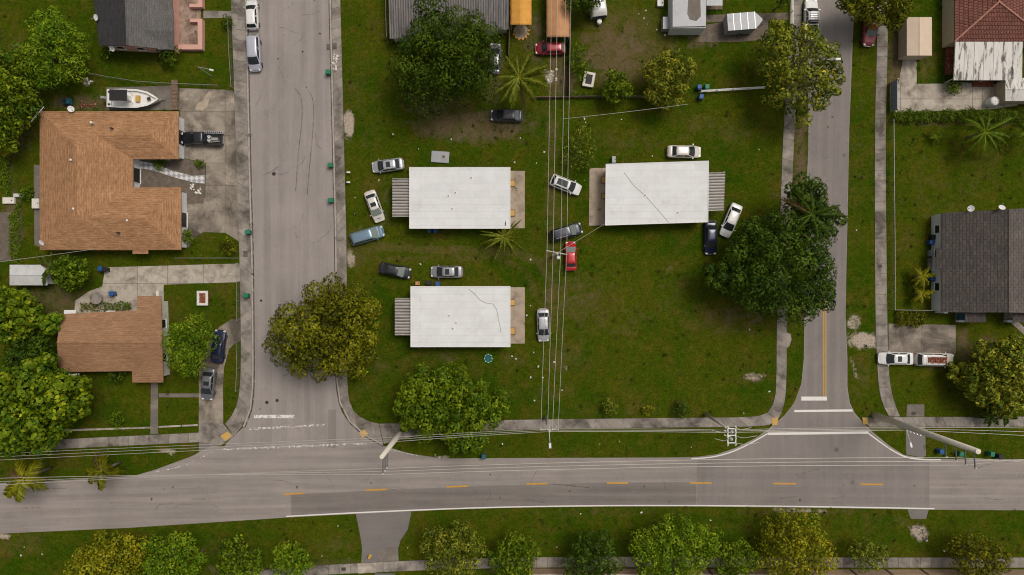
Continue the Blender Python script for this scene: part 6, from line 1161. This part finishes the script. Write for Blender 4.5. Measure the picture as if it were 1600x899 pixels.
for at in ((545, 270.5), (545, 286)):
    t = thing('marker_post', 'short white marker post with cap standing on the grass by the pavement', 'post', P(*at), 0, 'white marker posts by the pavement'); MB().box((0, 0, .3), (.16, .14, .62)).build('post', M['white'], t); MB().box((.1, 0, .64), (.5, .2, .07)).build('cap', M['white'], t)
for at, lab in (((523, 73), 'twin iron drain grate on the pavement by white rubble'), ((384, 397), 'twin iron drain grate on the pavement below the orange house drive'), ((1427, 646), 'iron drain grate set in the dark pad beside the tallest pole'), ((1374, 416), 'small iron cover in the right-hand pavement'), ((537, 889), 'small dark hatch in the lower pavement'), ((514, 74), 'iron gully grate at the kerb by white rubble')):
    t = thing('drain_grate', lab, 'drain', (*P2(*at), .118 if at[0] < 530 and at[0] > 380 and at[1] < 500 and at[0] != 514 else .016 if at[0] == 514 else .08 if at[0] > 1370 and at[0] < 1380 or at[0] == 537 else .042)); MB().box((0, 0, .006), (.72, .9 if at[0] < 530 else .5, .02)).build('frame', M['conc_d'], t)
    for i in range(5): MB().box((0, (-.3 + i * .15) * (1.1 if at[0] < 530 else .6), .018), (.60, .07, .014)).build('bar', M['iron'], t)
# white rubble heap at the kerb, stones in the courtyard
for nm, lab, c0, n_, sp, grp, m_ in (('rubble_piece', 'pale broken concrete lump on the pavement by a green bin', (524, 98), 26, (4, 13), 'rubble by the kerb', 'stonew'), ('garden_stone', 'white stone in the courtyard border by the orange house', (306, 296), 22, (9, 7), 'white courtyard stones', 'stonew'), ('garden_stone', 'pale stone in the heap near the tan tent fence', (860, 118), 16, (10, 10), 'stones by the board fence', 'stonew'), ('scrap_piece', 'rusty scrap lump beside the boat by the orange roof', (143, 164), 18, (16, 6), 'rusty scrap by the boat', 'rust'), ('stone_lump', 'pale rock in the stone heap beside the dome tree', (139, 127), 10, (6, 6), 'rock heap by the dome tree', 'stonew'), ('gravel_lump', 'brown stone on the bare drain patch in the verge', (1436, 832), 22, (11, 11), 'stones round the verge drain', 'conc')):
    for i in range(n_):
        x, y = c0[0] + rnd.uniform(-1, 1) * sp[0], c0[1] + rnd.uniform(-1, 1) * sp[1]; s_ = rnd.uniform(.12, .34); z0 = .115 if nm == 'rubble_piece' else .0
        p = P(x, y); mb = MB().lathe([(s_ * .4, -.02), (s_ * .62, s_ * .25), (s_ * .5, s_ * .55), (s_ * .15, s_ * .7)], 7); mb.v = [(a * (1 + rnd.uniform(-.25, .25)), b * (1 + rnd.uniform(-.25, .25)), c) for a, b, c in mb.v]
        o = mb.build(nm, M[m_], None, False, (p[0], p[1], z0)); o.rotation_euler = (0, 0, rnd.uniform(0, 6)); tag(o, lab, 'stone' if 'scrap' not in nm else 'scrap', grp)
lit = [(628, 105), (618, 122), (592, 282), (555, 309), (554, 334), (654, 233), (850, 238), (838, 255), (804, 254), (657, 413), (829, 406), (823, 493), (806, 561), (829, 478), (866, 566), (841, 573), (834, 551), (1186, 234), (851, 238), (1019, 244), (913, 282), (1171, 515), (1338, 360), (1162, 646), (1190, 588), (1202, 612), (937, 694), (968, 690), (785, 694), (1080, 699), (680, 711), (687, 715), (503, 869), (528, 822), (637, 856), (870, 855), (907, 803), (1002, 801), (1110, 813), (1277, 804), (87, 14), (66, 866), (38, 855), (33, 868), (120, 866), (1475, 861), (829, 590), (835, 626), (878, 610), (848, 590), (800, 557), (614, 210), (705, 218), (813, 216), (971, 187), (915, 192), (913, 186), (1009, 17), (1012, 38), (1026, 47), (1039, 55), (1006, 29), (998, 22), (1448, 845)]
for i, (x, y) in enumerate(lit):
    s_ = rnd.uniform(.10, .22); p = P(x, y); mb = MB().box((0, 0, s_ * .22), (s_ * rnd.uniform(.8, 1.8), s_, s_ * .5), 0, top=.6); o = mb.build('litter_scrap', M['white'], None, False, (p[0], p[1], .03)); o.rotation_euler = (0, 0, rnd.uniform(0, 6)); tag(o, 'small white scrap of litter lying on the grass', 'litter', 'white litter scraps on the grass')
def box_thing(name, label, cat, at, dim, m, rz=0, z=0., lid=None):
    t = thing(name, label, cat, (*P2(*at), z), rz); MB().box((0, 0, dim[2] / 2), dim).build('box_body', M[m], t, bevel=.03); MB().box((0, 0, dim[2] + .02), (dim[0] * 1.04, dim[1] * 1.04, .05), 0, top=.96).build('lid', M[lid or m], t); MB().box((dim[0] * .3, 0, dim[2] + .05), (.12, .2, .03)).build('handle', M['iron'], t); return t
box_thing('patio_box', 'pale blue cold frame beside the vegetable rows', 'box', (32, 306), (1.5, .5, .4), 'shed_w', 0); box_thing('patio_box', 'white slatted crate beside the vegetable rows', 'crate', (16, 314), (1.7, .9, .35), 'stonew'); box_thing('patio_box', 'pale patterned box on the dark flagstone strip', 'box', (60, 319), (1.0, 1.4, .6), 'stonew', 0, .04)
box_thing('air_conditioner', 'grey air conditioner beside the grey tiled house steps', 'air conditioner', (1455, 396), (1.1, .9, .8), 'trailer'); box_thing('patio_box', 'low grey step block at the white wall', 'step', (1455, 412), (1.2, 1.6, .25), 'conc'); box_thing('patio_box', 'small pale stool beside the white wall steps', 'stool', (1457, 421), (.6, .5, .45), 'stonew')
box_thing('patio_box', 'turquoise cooler box on the grey house porch', 'cooler', (1498, 495), (.8, .8, .5), 'bin_t', 0, .15); box_thing('patio_box', 'pink bundle beside the cracked-roof house', 'box', (653, 443), (.6, .5, .4), 'tent2'); box_thing('patio_box', 'grey metal cabinet at the turned house corner', 'cabinet', (958, 251), (.5, .9, .8), 'trailer'); box_thing('patio_box', 'white rounded tub near the mobile home', 'tub', (1031, 7), (.9, .9, .5), 'white')
t = thing('round_table', 'round concrete table on the brown house patio', 'table', (*P2(155, 466), .05)); MB().lathe([(.85, .68), (.9, .72), (.9, .78), (.05, .79)], 20).build('table_top', M['conc'], t); MB().lathe([(.3, 0), (.18, .1), (.18, .7)], 12).build('pedestal', M['conc_d'], t)
t = thing('riding_mower', 'green utility cart by the dish at the orange house', 'cart', P(108, 160)); MB().box((0, 0, .5), (1.3, .9, .5), 0, top=.8).build('cart_body', M['bin_t'], t); MB().box((-.2, 0, .82), (.5, .5, .2)).build('seat', M['blackp'], t)
for x in (-.4, .4):
    for y in (-.48, .48): MB().lathe([(.24, -.08), (.24, .08)], 12, (x, y, .24), 'Y').build('wheel', M['rubber'], t)
t = thing('patio_chair', 'white garden chair under the orange eave courtyard', 'chair', P(211, 283)); MB().box((0, 0, .42), (.55, .55, .06)).build('seat', M['white'], t); MB().box((-.26, 0, .72), (.06, .55, .6)).build('backrest', M['white'], t)
for x in (-.22, .22):
    for y in (-.22, .22): MB().box((x, y, .21), (.06, .06, .44)).build('leg', M['white'], t)
